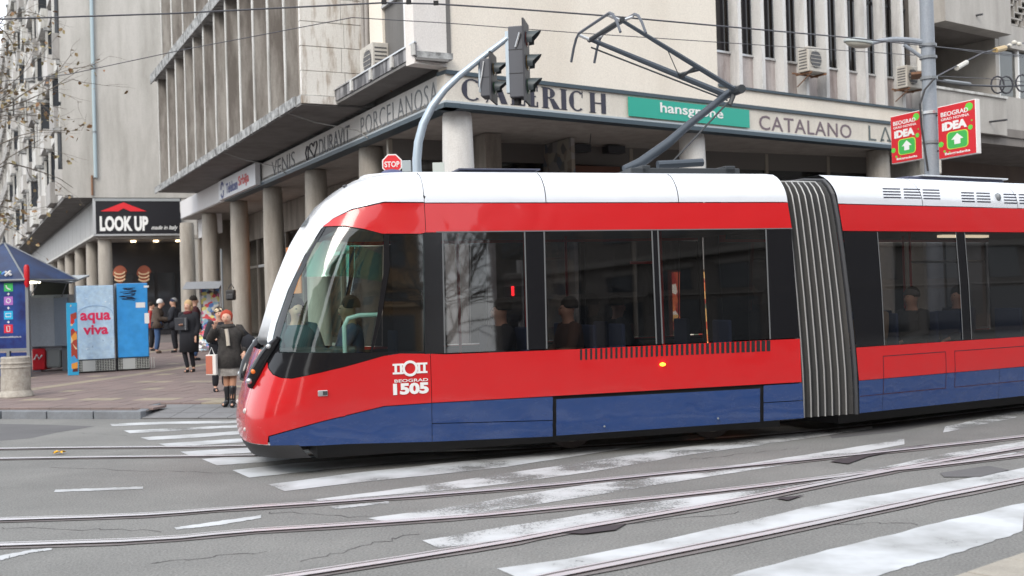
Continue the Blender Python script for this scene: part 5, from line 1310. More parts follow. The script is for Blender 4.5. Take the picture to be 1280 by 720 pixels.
text('lettering', 'aqua', F_.p(.09, .002, zt+.10), F_.d, UP, .70, .27, pk, t, bold=.03, depth_=.004)
text('lettering', 'viva', F_.p(.15, .002, zt-.17), F_.d, UP, .58, .24, pk, t, bold=.03, depth_=.004)
obj('water_arc', MB().tube([F_.p(.44+.40*cos(a*pi/10), .002, zt+.34+.20*sin(a*pi/10)) for a in range(11)], .008, 5), mat('arc_blue', (.28, .42, .62), .4), t)
rs = random.Random(4)
for k in range(26):
    a_, z_ = rs.uniform(.05, .8), rs.uniform(z0+.45, z1-.1)
    if zt-.2 < z_ < zt+.4: continue
    q = [F_.p(a_+rs.uniform(-.05, .05), .0015, z_+rs.uniform(-.03, .03)) for _ in range(3)]
    obj('ice_splinter', MB().prism(q, F_.n*.002), mat('ice_dark', (.22, .36, .55), .3) if k % 2 else mat('ice_white', (.75, .83, .9), .3), t)
fr2 = grime('sky_blue_door', (.03, .27, .66), (.05, .33, .72), 2., .4, .8, streak=False, bump=0, fine=6)
t, F_, wd, z0, z1 = fridge(147.5, 187, 465, 354, 66, fr2, 'bright blue drinks fridge with black scribbles and small white stickers', 'b')
for k in range(9):
    a_ = .08+.05*k; pts = [F_.p(.07+rs.uniform(0, .42), .003, z1-.14-.035*k+rs.uniform(-.02, .02)) for _ in range(5)]
    obj('scribble', MB().tube(pts, .008, 4), mat('scribble_black', (.02, .03, .06), .5), t)
for (a_, z_, w_, h_) in ((.46, .62, .22, .13), (.66, 1.02, .11, .26), (.66, .12, .12, .05)): box('sticker', F_, a_, a_+w_, .0, .003, z1-z_, z1-z_+h_, white, t)
# tall poster post left of the fridges
P_ = pvp(92, 470); F_ = Fr(P_.x, P_.y, 60, 1)
t = thing('poster_stand', P_, 'narrow ice cream poster stand squeezed beside the pale blue fridge', 'poster')
food = blotches('food_print', [(.55, .03, .02), (.05, .30, .60), (.70, .30, .05), (.45, .02, .03), (.10, .02, .02), (.65, .50, .30), (.04, .35, .65), (.35, .05, .03)], 7., .5)
box('panel', F_, -.12, .12, -.06, 0, P_.z+.02, P_.z+1.75, mat('poster_blue', (.03, .35, .62), .5), t); box('print', F_, -.04, .10, .0, .004, P_.z+.1, P_.z+1.7, food, t)
# concrete planter / litter bin
P_ = pvp(20.5, 497); t = thing('concrete_bin', P_, 'round stained concrete litter bin near the kerb at the far left', 'litter bin')
obj('bowl', MB().lathe(P_, [(.30, 0), (.315, .03), (.30, .09), (.262, .14), (.262, .56), (.275, .57), (.275, .59), (.262, .60), (.262, .64), (.275, .65), (.275, .67), (.262, .68), (.265, .76), (.25, .78), (.21, .78), (.2, .6), (.0, .6)], 28, caps=False), grime('rough_bin_concrete', (.45, .42, .37), (.25, .22, .19), 6., .9, .8, streak=False), t, smooth=True)
obj('inner_shade', MB().lathe(P_, [(.2, .61), (.001, .611)], 20, caps=False), black, t)
# telephone kiosk
P_ = pvp(34, 472); KP = P_; K = thing('telephone_kiosk', P_, 'blue phone kiosk with pyramid roof, icon poster and red topped post', 'kiosk')
F_ = Fr(P_.x, P_.y, 90, 1); sc_ = P_.y/FPX
def kx(x, y, o=0.): a, z = F_.px(x, y, o); return a, z
navy = grime('kiosk_navy', (.010, .014, .10), (.02, .09, .36), 1.2, .35, .8, streak=False, bump=0, fine=4)
a1, zt = kx(34, 347); _, zm = kx(34, 435); a0 = a1-2.0
box('poster', F_, a0, a1-.02, -.05, .03, zm, zt, navy, K)
box('poster_frame', F_, a0, a1, -.06, .04, zm-.06, zm, grey, K)
for aa, zz_ in ((a1-.04, zt), (a1-.52, zm), (a0+.4, zm)): box('post', F_, aa, aa+.07, -.07, .041, P_.z-.05, zz_, grey, K)
box('lower_panel', F_, a0, a1-.55, -.04, .0, P_.z+.05, zm-.1, navy, K); box('lower_panel', F_, a1-.44, a1-.05, -.04, .0, P_.z+.12, zm-.1, navy, K)
apx, apz = kx(4, 304, -1.2); ex, ez = kx(72, 349, -.1)
apex = F_.p(apx-.0, -1.25, apz); 
cs = [F_.p(apx+(ex-apx), .05, ez), F_.p(apx+(ex-apx), -2.6, ez), F_.p(apx-(ex-apx), -2.6, ez), F_.p(apx-(ex-apx), .05, ez)]
# front right corner brought to the post
cs[0] = F_.p(a1+.0, .12, ez); cs[1] = F_.p(ex, -1.3, ez+.0); cs[3] = F_.p(a0, .12, ez)
for i in range(4): obj('roof_panel', MB().prism([cs[i], cs[(i+1) % 4], apex], (0, 0, .02)), grime('canopy_navy', (.016, .024, .075), (.025, .07, .20), 1., .5, .8, streak=False, bump=0, fine=4), K)
for i in (0, 1, 3): obj('roof_rib', MB().tube([cs[i]+UP*.02, apex+UP*.02], .025, 6), grey, K)
for i in (0, 3): obj('eaves_rail', MB().tube([cs[i], cs[(i+1) % 4]], .03, 6), grey, K)
obj('finial', MB().lathe(apex, [(.05, 0), (.03, .12), (.01, .2)], 8), darkgrey, K)
rp, rz = kx(35.5, 355); _, rz2 = kx(35.5, 331)
obj('red_post_cap', MB().lathe(F_.p(rp, .08, 0), [(.03, rz-.08), (.06, rz), (.065, rz2-.06), (.04, rz2)], 12), mat('cap_red', (.60, .01, .02), .4), K, smooth=True)
icons = [(359, (.05, .50, .12)), (376, (.42, .16, .52)), (394, (.02, .42, .72)), (411, (.62, .02, .05))]
for y, c in icons:
    ca, cz = kx(10.5, y, .035); w_ = .105
    ic = box('icon_tile', F_, ca-w_, ca+w_, .031, .036, cz-w_*.95, cz+w_*.95, mat('icon_%d' % y, c, .4), K)
    if y == 359: obj('handset_mark', MB().tube([F_.p(ca-.05, .038, cz+.05), F_.p(ca-.04, .038, cz-.01), F_.p(ca+.01, .038, cz-.05), F_.p(ca+.055, .038, cz-.055)], .016, 5), white, ic)
    if y == 376: obj('globe_mark', MB().tube([F_.p(ca+.05*cos(k*pi/6), .038, cz+.05*sin(k*pi/6)) for k in range(13)], .012, 5), white, ic)
    if y == 394: obj('screen_mark', MB().tube([F_.p(ca-.06, .038, cz-.04), F_.p(ca+.06, .038, cz-.04), F_.p(ca+.06, .038, cz+.04), F_.p(ca-.06, .038, cz+.04), F_.p(ca-.06, .038, cz-.04)], .01, 5), white, ic)
    if y == 411: obj('phone_mark', MB().tube([F_.p(ca-.035, .038, cz-.06), F_.p(ca+.035, .038, cz-.06), F_.p(ca+.035, .038, cz+.06), F_.p(ca-.035, .038, cz+.06), F_.p(ca-.035, .038, cz-.06)], .01, 5), white, ic)
for y in (367.5, 385, 402.5):
    ca, cz = kx(10.5, y, .035); obj('plus_mark', MB().box(F_, ca-.03, ca+.03, .031, .035, cz-.009, cz+.009).box(F_, ca-.009, ca+.009, .0351, .036, cz-.03, cz+.03), white, K)
ca, cz = kx(0, 421.5, .035); text('lettering', 'www.telekom.rs', F_.p(ca, .032, cz-.02), F_.d, UP, .5, .045, white, K)
# roof mark
lc, lz = kx(16, 340, -.25)
for i, c in enumerate(((.7, .1, .05), (.75, .5, .05), (.1, .5, .15), (.1, .3, .7))): obj('roof_logo', MB().tube([F_.p(lc-.45+i*.1, .02, lz-.06), F_.p(lc-.38+i*.1, -.02, lz-.0)], .03, 6), mat('logo_%d' % i, c, .5), K)
obj('roof_logo_bow', MB().tube([F_.p(lc-.06, .03, lz-.1), F_.p(lc+.06, .0, lz+.02)], .03, 6).tube([F_.p(lc-.06, .03, lz-.0), F_.p(lc+.08, .0, lz-.08)], .03, 6), white, K)
# grey sales hut behind the kiosk
P_ = pvp(60, 466); H_ = thing('snack_hut', P_, 'grey metal snack hut with raised shutter between kiosk and fridges', 'hut')
F2 = Fr(P_.x, P_.y+.25, 88, 1); k2 = lambda x, y, o=0.: F2.px(x, y, o)
a_a, _ = k2(37, 400); a_b, _ = k2(68, 400); a_c, _ = k2(86, 400); _, z_t = k2(60, 371); _, z_m = k2(60, 433)
hg = grime('hut_grey', (.46, .50, .53), (.36, .39, .42), 2., .5, .6)
box('counter_panel', F2, a_a, a_b, -.1, .02, z_m, z_t, hg, H_, bevel=.01); box('counter_panel', F2, a_b+.01, a_c, -.1, .05, z_m, z_t-.03, grime('hut_blue_grey', (.30, .35, .41), (.23, .27, .32), 2., .5, .6), H_, bevel=.01)
box('body', F2, a_a-.5, a_c-.05, -1.6, -.11, P_.z+.55, z_t+.05, hg, H_)
_, z_c = k2(60, 350); cb, _ = k2(97, 350)
obj('canopy', MB().hexa([F2.p(a_a, .55, z_c-.0), F2.p(cb, .45, z_c-.12), F2.p(cb-.1, -1.2, z_c+.1), F2.p(a_a, -1.2, z_c+.1), F2.p(a_a, .55, z_c+.04), F2.p(cb, .45, z_c-.08), F2.p(cb-.1, -1.2, z_c+.14), F2.p(a_a, -1.2, z_c+.14)]), hg, H_)
box('opening', F2, a_a, a_c-.1, -.35, -.3, z_t, z_c+.05, mat('hut_inside', (.06, .065, .06), .8), H_)
obj('tube_lamp', MB().tube([F2.p(a_a+.08, .3, z_c-.06), F2.p(a_a+.40, .3, z_c-.05)], .035, 8), mat('lit_tube', (1, 1, .8), .4, emit=(1, .95, .7), es=3), H_)
obj('stay', MB().tube([F2.p(a_a+.05, .03, z_t+.02), F2.p(a_a+.4, .4, z_c-.05)], .015, 6).tube([F2.p(a_b+.2, .0, z_t), F2.p(a_b+.45, .3, z_c-.08)], .015, 6), grey, H_)
for aa in (a_a+.02, a_c-.22): box('leg', F2, aa, aa+.2, -.3, -.08, P_.z-.05, z_m+.02, grey, H_)
r0, _ = k2(39, 450); r1, _ = k2(55, 450); r2_, _ = k2(74, 450)
rf = thing('chest_cooler', F2.p((r0+r2_)/2, -.4, P_.z), 'red and grey drinks cooler tucked under the snack hut counter', 'cooler')
box('front_red', F2, r0, r1, -.55, -.05, P_.z+.06, z_m-.05, redp, rf, bevel=.03); box('side_grey', F2, r1+.005, r2_, -.9, -.1, P_.z+.1, z_m-.05, mat('cooler_grey', (.30, .32, .31), .5), rf, bevel=.05)
pa_ = (r0+r1)/2; pz_ = P_.z+.38; obj('white_swirl', MB().tube([F2.p(pa_-.1, -.045, pz_-.05), F2.p(pa_-.03, -.045, pz_+.08), F2.p(pa_+.02, -.045, pz_-.04), F2.p(pa_+.1, -.045, pz_+.06)], .022, 6), white, rf)
# newsstand
P_ = pvp(262, 439.5); NS = thing('newsstand', P_, 'small newspaper stand with grey canopy and colourful covers beside the columns', 'newsstand')
F3 = Fr(P_.x, P_.y, 82, 1); n3 = lambda x, y, o=0.: F3.px(x, y, o)
mag = blotches('magazine_covers', [(.65, .08, .10), (.70, .68, .62), (.10, .22, .50), (.75, .70, .25), (.60, .20, .35), (.30, .50, .60), (.72, .72, .74), (.12, .10, .12)], 9., .4)
x0, _ = n3(250, 400); x1, _ = n3(274, 400); _, zt = n3(262, 361); _, zc = n3(262, 353)
box('back_board', F3, x0, x1, -.3, -.25, P_.z+.5, zt, mag, NS)
for aa in (x0-.03, x1): box('post', F3, aa, aa+.04, -.3, -.2, P_.z, zt+.1, alu, NS)
cx0, _ = n3(229, 357); cx1, _ = n3(275, 357)
obj('canopy', MB().prism([F3.p(cx0, .4, zt), F3.p(cx0+.12, .1, zc+.03), F3.p(cx0+.05, -.5, zt)], F3.d*(cx1-cx0)), grime('canopy_grey', (.25, .26, .28), (.18, .19, .2), 3., .6, .5), NS)
zb = P_.z
for i in range(4):
    for j in range(3):
        a_ = x0+.02+i*(x1-x0-.05)/4; zz = zt-.30-j*.42
        box('magazine', F3, a_, a_+(x1-x0)/4-.03, -.245, -.23, zz-.1, zz+.18, mag, NS)
for i in range(5):
    for j in range(3):
        a_ = n3(249, 430)[0]+i*.17; zz = zb+.06+j*.22
        q = [F3.p(a_, .25-.16*j, zz), F3.p(a_+.15, .25-.16*j, zz), F3.p(a_+.15, .13-.16*j, zz+.2), F3.p(a_, .13-.16*j, zz+.2)]
        obj('newspaper', MB().prism(q, (0, .012, 0)), mag, NS)
t = thing('bag', pvp(283, 437), 'dark backpack hanging on the big column behind the woman in the scarf', 'bag')
P_ = depth(289, 368, 38.2); FP = Fr(P_.x, P_.y, 90, 1); box('pouch', FP, -.17, .15, -.1, .1, P_.z-.2, P_.z+.16, rubber, t, bevel=.05); box('front_pocket', FP, -.12, .10, .1, .15, P_.z-.16, P_.z+.02, darkgrey, t, bevel=.03); obj('strap', MB().tube([P_+Vector((-.1, 0, .2)), P_+Vector((0, .05, .36)), P_+Vector((.1, 0, .2))], .02, 6), rubber, t)
P_ = pvp(280, 440); t = thing('thin_pole', P_, 'thin grey pole standing beside the newsstand', 'pole'); obj('shaft', MB().tube([P_, Vector((P_.x, P_.y, P_.z+3.3))], .035, 8), grey, t); obj('base_plate', MB().lathe(P_, [(.1, 0), (.1, .03)], 10), grey, t)
# bakery poster in the arcade, seen through the rear window of the first section
P_ = Vector((3.6, 24.9, PVZ(24.9))); F4 = Fr(P_.x, P_.y, 62, 1)
t = thing('food_poster', P_, 'large poster of baked food seen through the rear tram window', 'poster')
box('frame', F4, -.1, 1.6, -.08, 0, P_.z+.35, P_.z+2.1, mat('frame_brown', (.12, .03, .02), .5), t)
box('print', F4, -.05, 1.55, .0, .01, P_.z+.4, P_.z+2.05, blotches('glowing_bakery_print', [(.62, .18, .06), (.45, .07, .03), (.75, .55, .30), (.30, .03, .02), (.60, .35, .12), (.10, .12, .08), (.70, .65, .55), (.50, .12, .05)], 5.5, .5, emit=1.3), t)  # glow added to the print so its colours carry through the tinted tram glass
obj('legs', MB().box(F4, 0, .06, -.06, -.02, P_.z-.05, P_.z+.35), grey, t)
t = thing('pedestrian_signal', Vector((-.1, 17.7, .15)), 'pedestrian signal showing red, seen through the second tram window', 'traffic light')
P_ = depth(641, 365, 17.7); obj('post', MB().tube([Vector((P_.x+.12, P_.y+.1, .1)), Vector((P_.x+.12, P_.y+.1, P_.z+.5))], .05, 8), grey, t)
F5 = Fr(P_.x, P_.y, 90, 1); box('signal_head', F5, -.14, .14, -.12, 0, P_.z-.45, P_.z+.3, black, t, bevel=.02)
obj('lit_figure', MB().ball(F5.p(0, .01, P_.z+.07), .025, .02, .025, 8, 6).box(F5, -.022, .022, .0, .02, P_.z-.06, P_.z+.05), mat('red_led', (1, .02, .02), .4, emit=(1, .02, .03), es=8), t)
# ================================================================== PEOPLE
def skinmesh(V, Ed, Rd, sub=1):
    me = bpy.data.meshes.new('tmp'); me.from_pydata([tuple(v) for v in V], Ed, []); o = bpy.data.objects.new('tmp', me); COL.objects.link(o)
    sk = o.modifiers.new('s', 'SKIN'); sk.use_smooth_shade = True
    for i, r in enumerate(Rd):
        d = me.skin_vertices[0].data[i]; d.radius = r if isinstance(r, tuple) else (r, r); d.use_root = (i == 0)
    ss = o.modifiers.new('u', 'SUBSURF'); ss.levels = sub; ss.render_levels = sub
    out = bpy.data.meshes.new_from_object(o.evaluated_get(bpy.context.evaluated_depsgraph_get()))
    bpy.data.objects.remove(o); bpy.data.meshes.remove(me); return out
STAND = dict(pelvis=(0, 0, .95), waist=(0, 0, 1.09), chest=(0, .01, 1.29), neck=(0, 0, 1.46), jaw=(0, .03, 1.555), face=(0, .025, 1.615), crown=(0, 0, 1.69),
             shL=(-.17, 0, 1.40), elL=(-.22, -.03, 1.13), wrL=(-.21, .06, .89), shR=(.17, 0, 1.40), elR=(.22, -.03, 1.13), wrR=(.21, .06, .89),
             hipL=(-.09, 0, .90), knL=(-.10, .02, .50), anL=(-.10, -.03, .09), toL=(-.12, .13, .035), hipR=(.09, 0, .90), knR=(.10, .02, .50), anR=(.10, -.03, .09), toR=(.12, .13, .035))
SIT = dict(STAND); 
for k_, v_ in dict(knL=(-.12, .42, .93), anL=(-.12, .42, .50), toL=(-.12, .58, .45), knR=(.12, .42, .93), anR=(.12, .42, .50), toR=(.12, .58, .45), elL=(-.24, .08, 1.15), wrL=(-.10, .32, 1.05), elR=(.24, .08, 1.15), wrR=(.10, .32, 1.05)).items(): SIT[k_] = v_
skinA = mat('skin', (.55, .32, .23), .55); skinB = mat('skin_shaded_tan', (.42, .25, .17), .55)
def person(loc, az, label, spec, pose=None, H_=1.72, group=None, base=STAND, drop=0.):
    J = dict(base); 
    if pose: J.update(pose)
    k = H_/1.72; f_ = Vector((sin(radians(az)), cos(radians(az)), 0)); r_ = Vector((f_.y, -f_.x, 0))
    Wp = lambda q: (r_*q[0]+f_*q[1]+UP*(q[2]-drop))*k
    t = thing('person', loc, label, 'person', group)
    names = ['pelvis', 'waist', 'chest', 'neck', 'jaw', 'face', 'crown', 'shL', 'elL', 'wrL', 'shR', 'elR', 'wrR', 'hipL', 'knL', 'anL', 'toL', 'hipR', 'knR', 'anR', 'toR']
    rad = dict(pelvis=(.11, .08), waist=(.11, .085), chest=(.145, .11), neck=.055, jaw=(.068, .078), face=(.09, .108), crown=(.07, .085), sh=.055, el=.04, wr=.026, hip=.066, kn=.055, an=.036, to=.03)
    V = [Wp(J[n]) for n in names]; R_ = [rad.get(n, rad.get(n[:2], rad.get(n[:3]))) for n in names]; R_ = [tuple(x*k for x in r) if isinstance(r, tuple) else r*k for r in R_]
    ix = {n: i for i, n in enumerate(names)}
    Ed = [('pelvis', 'waist'), ('waist', 'chest'), ('chest', 'neck'), ('neck', 'jaw'), ('jaw', 'face'), ('face', 'crown'), ('chest', 'shL'), ('shL', 'elL'), ('elL', 'wrL'), ('chest', 'shR'), ('shR', 'elR'), ('elR', 'wrR'), ('pelvis', 'hipL'), ('hipL', 'knL'), ('knL', 'anL'), ('anL', 'toL'), ('pelvis', 'hipR'), ('hipR', 'knR'), ('knR', 'anR'), ('anR', 'toR')]
    Ed = [(ix[a], ix[b]) for a, b in Ed]
    fd = Vector(J['face'])
    def addv(p_, r, to): V.append(Wp(p_)); R_.append(r*k); Ed.append((to, len(V)-1)); return len(V)-1
    addv(fd+Vector((0, .11, -.01)), .016, ix['face'])                       # nose
    for s_ in (-1, 1): addv(fd+Vector((.082*s_, -.01, 0)), .018, ix['face'])  # ears
    for sd_ in ('L', 'R'):
        e_, w_ = Vector(J['el'+sd_]), Vector(J['wr'+sd_]); dr = (w_-e_).normalized(); sx = -1 if sd_ == 'L' else 1
        side_ = dr.cross(Vector((0, 0, 1))); side_ = side_.normalized() if side_.length > .2 else Vector((0, 1, 0)); pal = side_.cross(dr)
        pm_ = addv(w_+dr*.055, .030, ix['wr'+sd_])
        for q in range(4):
            of = side_*(-.027+.018*q); ln = (.075, .085, .08, .062)[q]
            a_ = addv(w_+dr*.095+of, .0095, pm_); b_ = addv(w_+dr*(.095+ln*.5)+of+pal*.008*sx, .0085, a_); addv(w_+dr*(.095+ln*.85)+of+pal*.03*sx, .0075, b_)
        th = addv(w_+dr*.05+side_*.045, .011, pm_); addv(w_+dr*.085+side_*.055+pal*.015*sx, .0095, th)
    b_ = add('body', skinmesh(V, Ed, R_), t); b_.data.materials.clear(); b_.data.materials.append(spec.get('skin', skinA)); b_.data.name = 'body'
    def garment(nm, pts, links, m_, sub=1):
        ks = list(pts); me = skinmesh([Wp(pts[n][0]) for n in ks], [(ks.index(a), ks.index(b)) for a, b in links], [tuple(x*k*1.2 for x in pts[n][1]) if isinstance(pts[n][1], tuple) else pts[n][1]*k*1.15 for n in ks], sub)
        me.materials.clear(); me.materials.append(m_); me.name = nm; return add(nm, me, t)
    bulk = spec.get('bulk', .02)
    if 'top' in spec:
        hem = spec.get('hem', .86); b = bulk; m_ = MB(); PV, WS, CH, NK = (Vector(J[n]) for n in ('pelvis', 'waist', 'chest', 'neck')); SM = (Vector(J['shL'])+Vector(J['shR']))/2
        lp_ = spec.get('lap', 0.)
        rings = [(PV+Vector((0, .015+lp_, min(hem, .88)-PV.z)), .185+b, .15+b), (PV, .178+b, .135+b), (WS, .15+b, .118+b), (WS.lerp(CH, .55), .17+b, .128+b), (CH, .185+b, .128+b), (SM.lerp(CH, .3), .195+b*.8, .115+b*.7), (SM.lerp(NK, .35), .15+b*.4, .10+b*.4), (NK-Vector((0, 0, .012)), .075+b*.3, .075+b*.3)]
        if base is SIT: rings = rings[1:]
        bs = 0; NN = 18; O_ = wloc(t)
        for c_, rx, ry in rings:
            for i_ in range(NN):
                an = 2*pi*i_/NN; m_.v.append(O_+Wp(c_+Vector((rx*cos(an)*(1+.05*cos(2*an)), ry*sin(an), 0))))
        for a_ in range(len(rings)-1):
            for i_ in range(NN): m_.f.append([a_*NN+i_, a_*NN+(i_+1) % NN, (a_+1)*NN+(i_+1) % NN, (a_+1)*NN+i_])
        m_.f.append(list(range(NN))[::-1])
        for sd_ in ('L', 'R'):
            sh, el_, wr_ = (Vector(J[n+sd_]) for n in ('sh', 'el', 'wr')); sx = -1 if sd_ == 'L' else 1
            pth = [sh+Vector((-.05*sx, 0, .005)), sh, sh.lerp(el_, .35), sh.lerp(el_, .8), el_, el_.lerp(wr_, .25), el_.lerp(wr_, .7), wr_]
            m_.tube([O_+Wp(x_) for x_ in pth], [(r+b*.45)*k for r in (.055, .072, .066, .056, .055, .052, .045, .04)], 12)
        obj(spec.get('top_name', 'coat'), m_, spec['top'], t, smooth=2)
    if 'skirt' in spec:
        PV = Vector(J['pelvis']); m_ = MB(); O_ = wloc(t)
        for c_, rx, ry in ((PV+Vector((0, 0, .05)), .165, .135), (PV-Vector((0, 0, .12)), .195, .165), (PV+Vector((0, .01, spec.get('skirt_hem', .6)-PV.z)), .215, .185)):
            for i_ in range(18): an = 2*pi*i_/18; m_.v.append(O_+Wp(c_+Vector((rx*cos(an), ry*sin(an), 0))))
        for a_ in range(2):
            for i_ in range(18): m_.f.append([a_*18+i_, a_*18+(i_+1) % 18, (a_+1)*18+(i_+1) % 18, (a_+1)*18+i_])
        obj('skirt', m_, spec['skirt'], t, smooth=2)
    if 'legs' in spec:
        thin_ = spec.get('kr', .075) < .07; for_ = {'p': (J['pelvis'], (.09, .07) if thin_ else (.135, .115))}; ln = []
        for sd_ in ('L', 'R'):
            for_['h'+sd_] = (J['hip'+sd_], .065 if thin_ else .094); for_['k'+sd_] = (J['kn'+sd_], spec.get('kr', .075)); for_['a'+sd_] = (tuple(Vector(J['an'+sd_])+Vector((0, 0, .02))), spec.get('ar', .06)); ln += [('p', 'h'+sd_), ('h'+sd_, 'k'+sd_), ('k'+sd_, 'a'+sd_)]
        garment('trousers' if spec.get('kr', .075) > .07 else 'tights', for_, ln, spec['legs'])
    if 'shoes' in spec:
        for sd_ in ('L', 'R'):
            a_ = Vector(J['an'+sd_]); kn_ = Vector(J['kn'+sd_]); pts = {'a': (tuple(a_-Vector((0, .02, .03))), .055), 't': (tuple(Vector(J['to'+sd_])), (.045, .035))}; ln = [('a', 't')]
            if spec.get('boots'): pts['u'] = (tuple(a_.lerp(kn_, .8)), .068); pts['m'] = (tuple(a_.lerp(kn_, .35)), .055); ln = [('a', 't'), ('a', 'm'), ('m', 'u')]
            garment('boot' if spec.get('boots') else 'shoe', pts, ln, spec['shoes'])
    hc = Wp(Vector(J['face'])+Vector((0, -.018, .022))); rotm = Matrix.Rotation(-radians(az), 3, 'Z')
    def headball(nm, c_, rx, ry, rz, m_, zmin=-.35): 
        mb_ = MB().ball(Wp(c_)+wloc(t), rx*k, ry*k, rz*k, 14, 8, rotm, zmin=zmin); return obj(nm, mb_, m_, t, smooth=2)
    F0 = Vector(J['face'])
    if 'hair' in spec:
        headball('hair', F0+Vector((0, -.032, .040)), .100, .108, .118, spec['hair'], -.25)
        if spec.get('long'): headball('hair_back', F0+Vector((0, -.055, -.03)), .105, .075, .13, spec['hair'], -.9)
    if 'hat' in spec: headball('hat', F0+Vector((0, -.02, .045)), .103, .112, .095, spec['hat'], -.1)
    if 'scarf' in spec:
        headball('headscarf', F0+Vector((0, -.055, .025)), .112, .105, .125, spec['scarf'], -.95)
    if spec.get('eyes'):
        for s_ in (-1, 1): obj('eye', MB().ball(Wp(F0+Vector((.032*s_, .088, .012)))+wloc(t), .012*k, .008*k, .008*k, 8, 5), mat('eye_dark', (.03, .02, .02), .3), t)
        obj('mouth', MB().ball(Wp(F0+Vector((0, .088, -.055)))+wloc(t), .022*k, .008*k, .006*k, 8, 5), mat('lip_red', (.35, .07, .06), .5), t)
    return t, Wp
dk = lambda n, c: mat(n, c, .9)
blackc = dk('black_cloth', (.012, .013, .018)); jeans = dk('blue_jeans', (.045, .095, .21)); furg = grime('dark_fur', (.055, .05, .047), (.02, .018, .017), 8., .95, .9, streak=False, bump=.6, fine=60)
# woman in red scarf, lifting her arm, beside the tram nose
L_ = ground(289, 508, .10)
W1, _w = person(L_, 172, 'woman in dark fur coat and red headscarf raising her arm beside the tram nose', dict(top=furg, hem=.70, bulk=.035, skirt=grime('tweed', (.30, .28, .26), (.12, .11, .10), 9., .9, .9, streak=False, fine=80), skirt_hem=.56, shoes=mat('black_leather', (.012, .012, .014), .3), boots=True, scarf=dk('red_scarf', (.36, .05, .025)), eyes=True, legs=mat('tan_tights', (.40, .20, .12), .6), kr=.062, ar=.045, top_name='fur_coat'),
   dict(elR=(.34, .05, 1.22), wrR=(.24, .20, 1.42), elL=(-.30, -.06, 1.18), wrL=(-.27, .12, .98), face=(.04, .06, 1.60), jaw=(.03, .055, 1.54), crown=(.05, .03, 1.67), toR=(.14, .12, .035), anR=(.05, .02, .09), knR=(.06, .03, .50), knL=(-.05, .06, .5), anL=(-.03, .1, .09), toL=(-.04, .25, .035)), H_=1.60)
obj('coat_collar', MB().ball(L_+_w((.02, .02, 1.44)), .13, .11, .06, 12, 6), furg, W1, smooth=True)
obj('light_lining', MB().tube([L_+_w((.03, .19, 1.40)), L_+_w((.01, .2, 1.25)), L_+_w((0, .2, 1.1))], .03, 6), dk('cream_cloth', (.5, .45, .38)), W1)
Pb = L_+_w((.30, .16, .80)); t = thing('shopping_bag', Pb-UP*.16, 'small orange and white carrier bag in the hand of the scarf woman', 'bag')
FB = Fr(Pb.x, Pb.y, 100, 1)
box('bag_body', FB, -.09, .09, -.04, .04, Pb.z-.20, Pb.z+.14, mat('bag_white', (.70, .66, .62), .6), t, bevel=.01); box('bag_print', FB, -.085, .03, .04, .044, Pb.z-.18, Pb.z+.12, mat('bag_orange', (.45, .13, .08), .6), t)
obj('handle', MB().tube([FB.p(-.05, 0, Pb.z+.14), FB.p(0, 0, Pb.z+.26), FB.p(.05, 0, Pb.z+.14)], .006, 5), white, t)
Pb = L_+_w((-.34, .05, 1.12)); t = thing('handbag', Pb-UP*.15, 'black shoulder bag on the arm of the scarf woman', 'bag'); obj('bag_body', MB().ball(Pb, .13, .09, .16, 12, 8), blackc, t, smooth=True); obj('strap', MB().tube([Pb+UP*.12, L_+_w((-.17, .04, 1.46)), Pb+Vector((.05, .08, .1))], .012, 6), blackc, t)
# woman in leopard hat behind
L_ = pvp(276, 490)
leo = blotches('leopard_fur', [(.55, .45, .30), (.06, .04, .03), (.60, .52, .38), (.10, .07, .05)], 26., .9)
W5, _w = person(L_, 150, 'woman with leopard pattern hat partly hidden behind the scarf woman', dict(top=blackc, hem=.7, bulk=.03, legs=blackc, shoes=blackc, hair=dk('dark_hair', (.02, .015, .012)), hat=leo, eyes=True), dict(elL=(-.30, .1, 1.2), wrL=(-.2, .28, 1.36), elR=(.3, .1, 1.15), wrR=(.16, .3, 1.1)), H_=1.58)
# woman in black coat with folder
L_ = pvp(237.5, 466)
W2, _w = person(L_, 192, 'fair haired woman in long black coat walking with a black folder', dict(top=blackc, hem=.50, bulk=.045, legs=blackc, kr=.06, ar=.045, shoes=mat('black_leather', (.012, .012, .014)), hair=dk('fair_hair', (.50, .34, .18)), long=True, eyes=True),
   dict(elR=(.26, -.04, 1.16), wrR=(.10, .20, 1.16), knR=(.08, .10, .50), anR=(.04, .02, .09), toR=(.05, .16, .035), knL=(-.06, .02, .5), anL=(-.04, -.12, .10), toL=(-.05, .04, .035)), H_=1.70)
obj('maroon_scarf', MB().ball(L_+_w((0, .03, 1.44)), .11, .10, .07, 12, 6), dk('maroon_cloth', (.09, .01, .015)), W2, smooth=True)
Pb = L_+_w((.04, .24, 1.20)); FB = Fr(Pb.x, Pb.y, 102, 1); t = thing('folder', Pb, 'black folder held against the chest of the fair haired woman', 'folder'); box('cover', FB, -.19, .14, -.02, .02, Pb.z-.16, Pb.z+.13, mat('folder_black', (.03, .032, .04), .4), t, bevel=.008); box('elastic_band', FB, .08, .095, .02, .024, Pb.z-.16, Pb.z+.13, grey, t)
# man behind her
L_ = pvp(244, 451)
person(L_, 60, 'dark haired man in dark jacket and jeans mostly hidden behind the fair haired woman', dict(top=dk('maroon_jacket', (.05, .012, .016)), hem=.84, bulk=.04, legs=jeans, shoes=blackc, hair=dk('dark_hair', (.02, .015, .012))), None, H_=1.80)
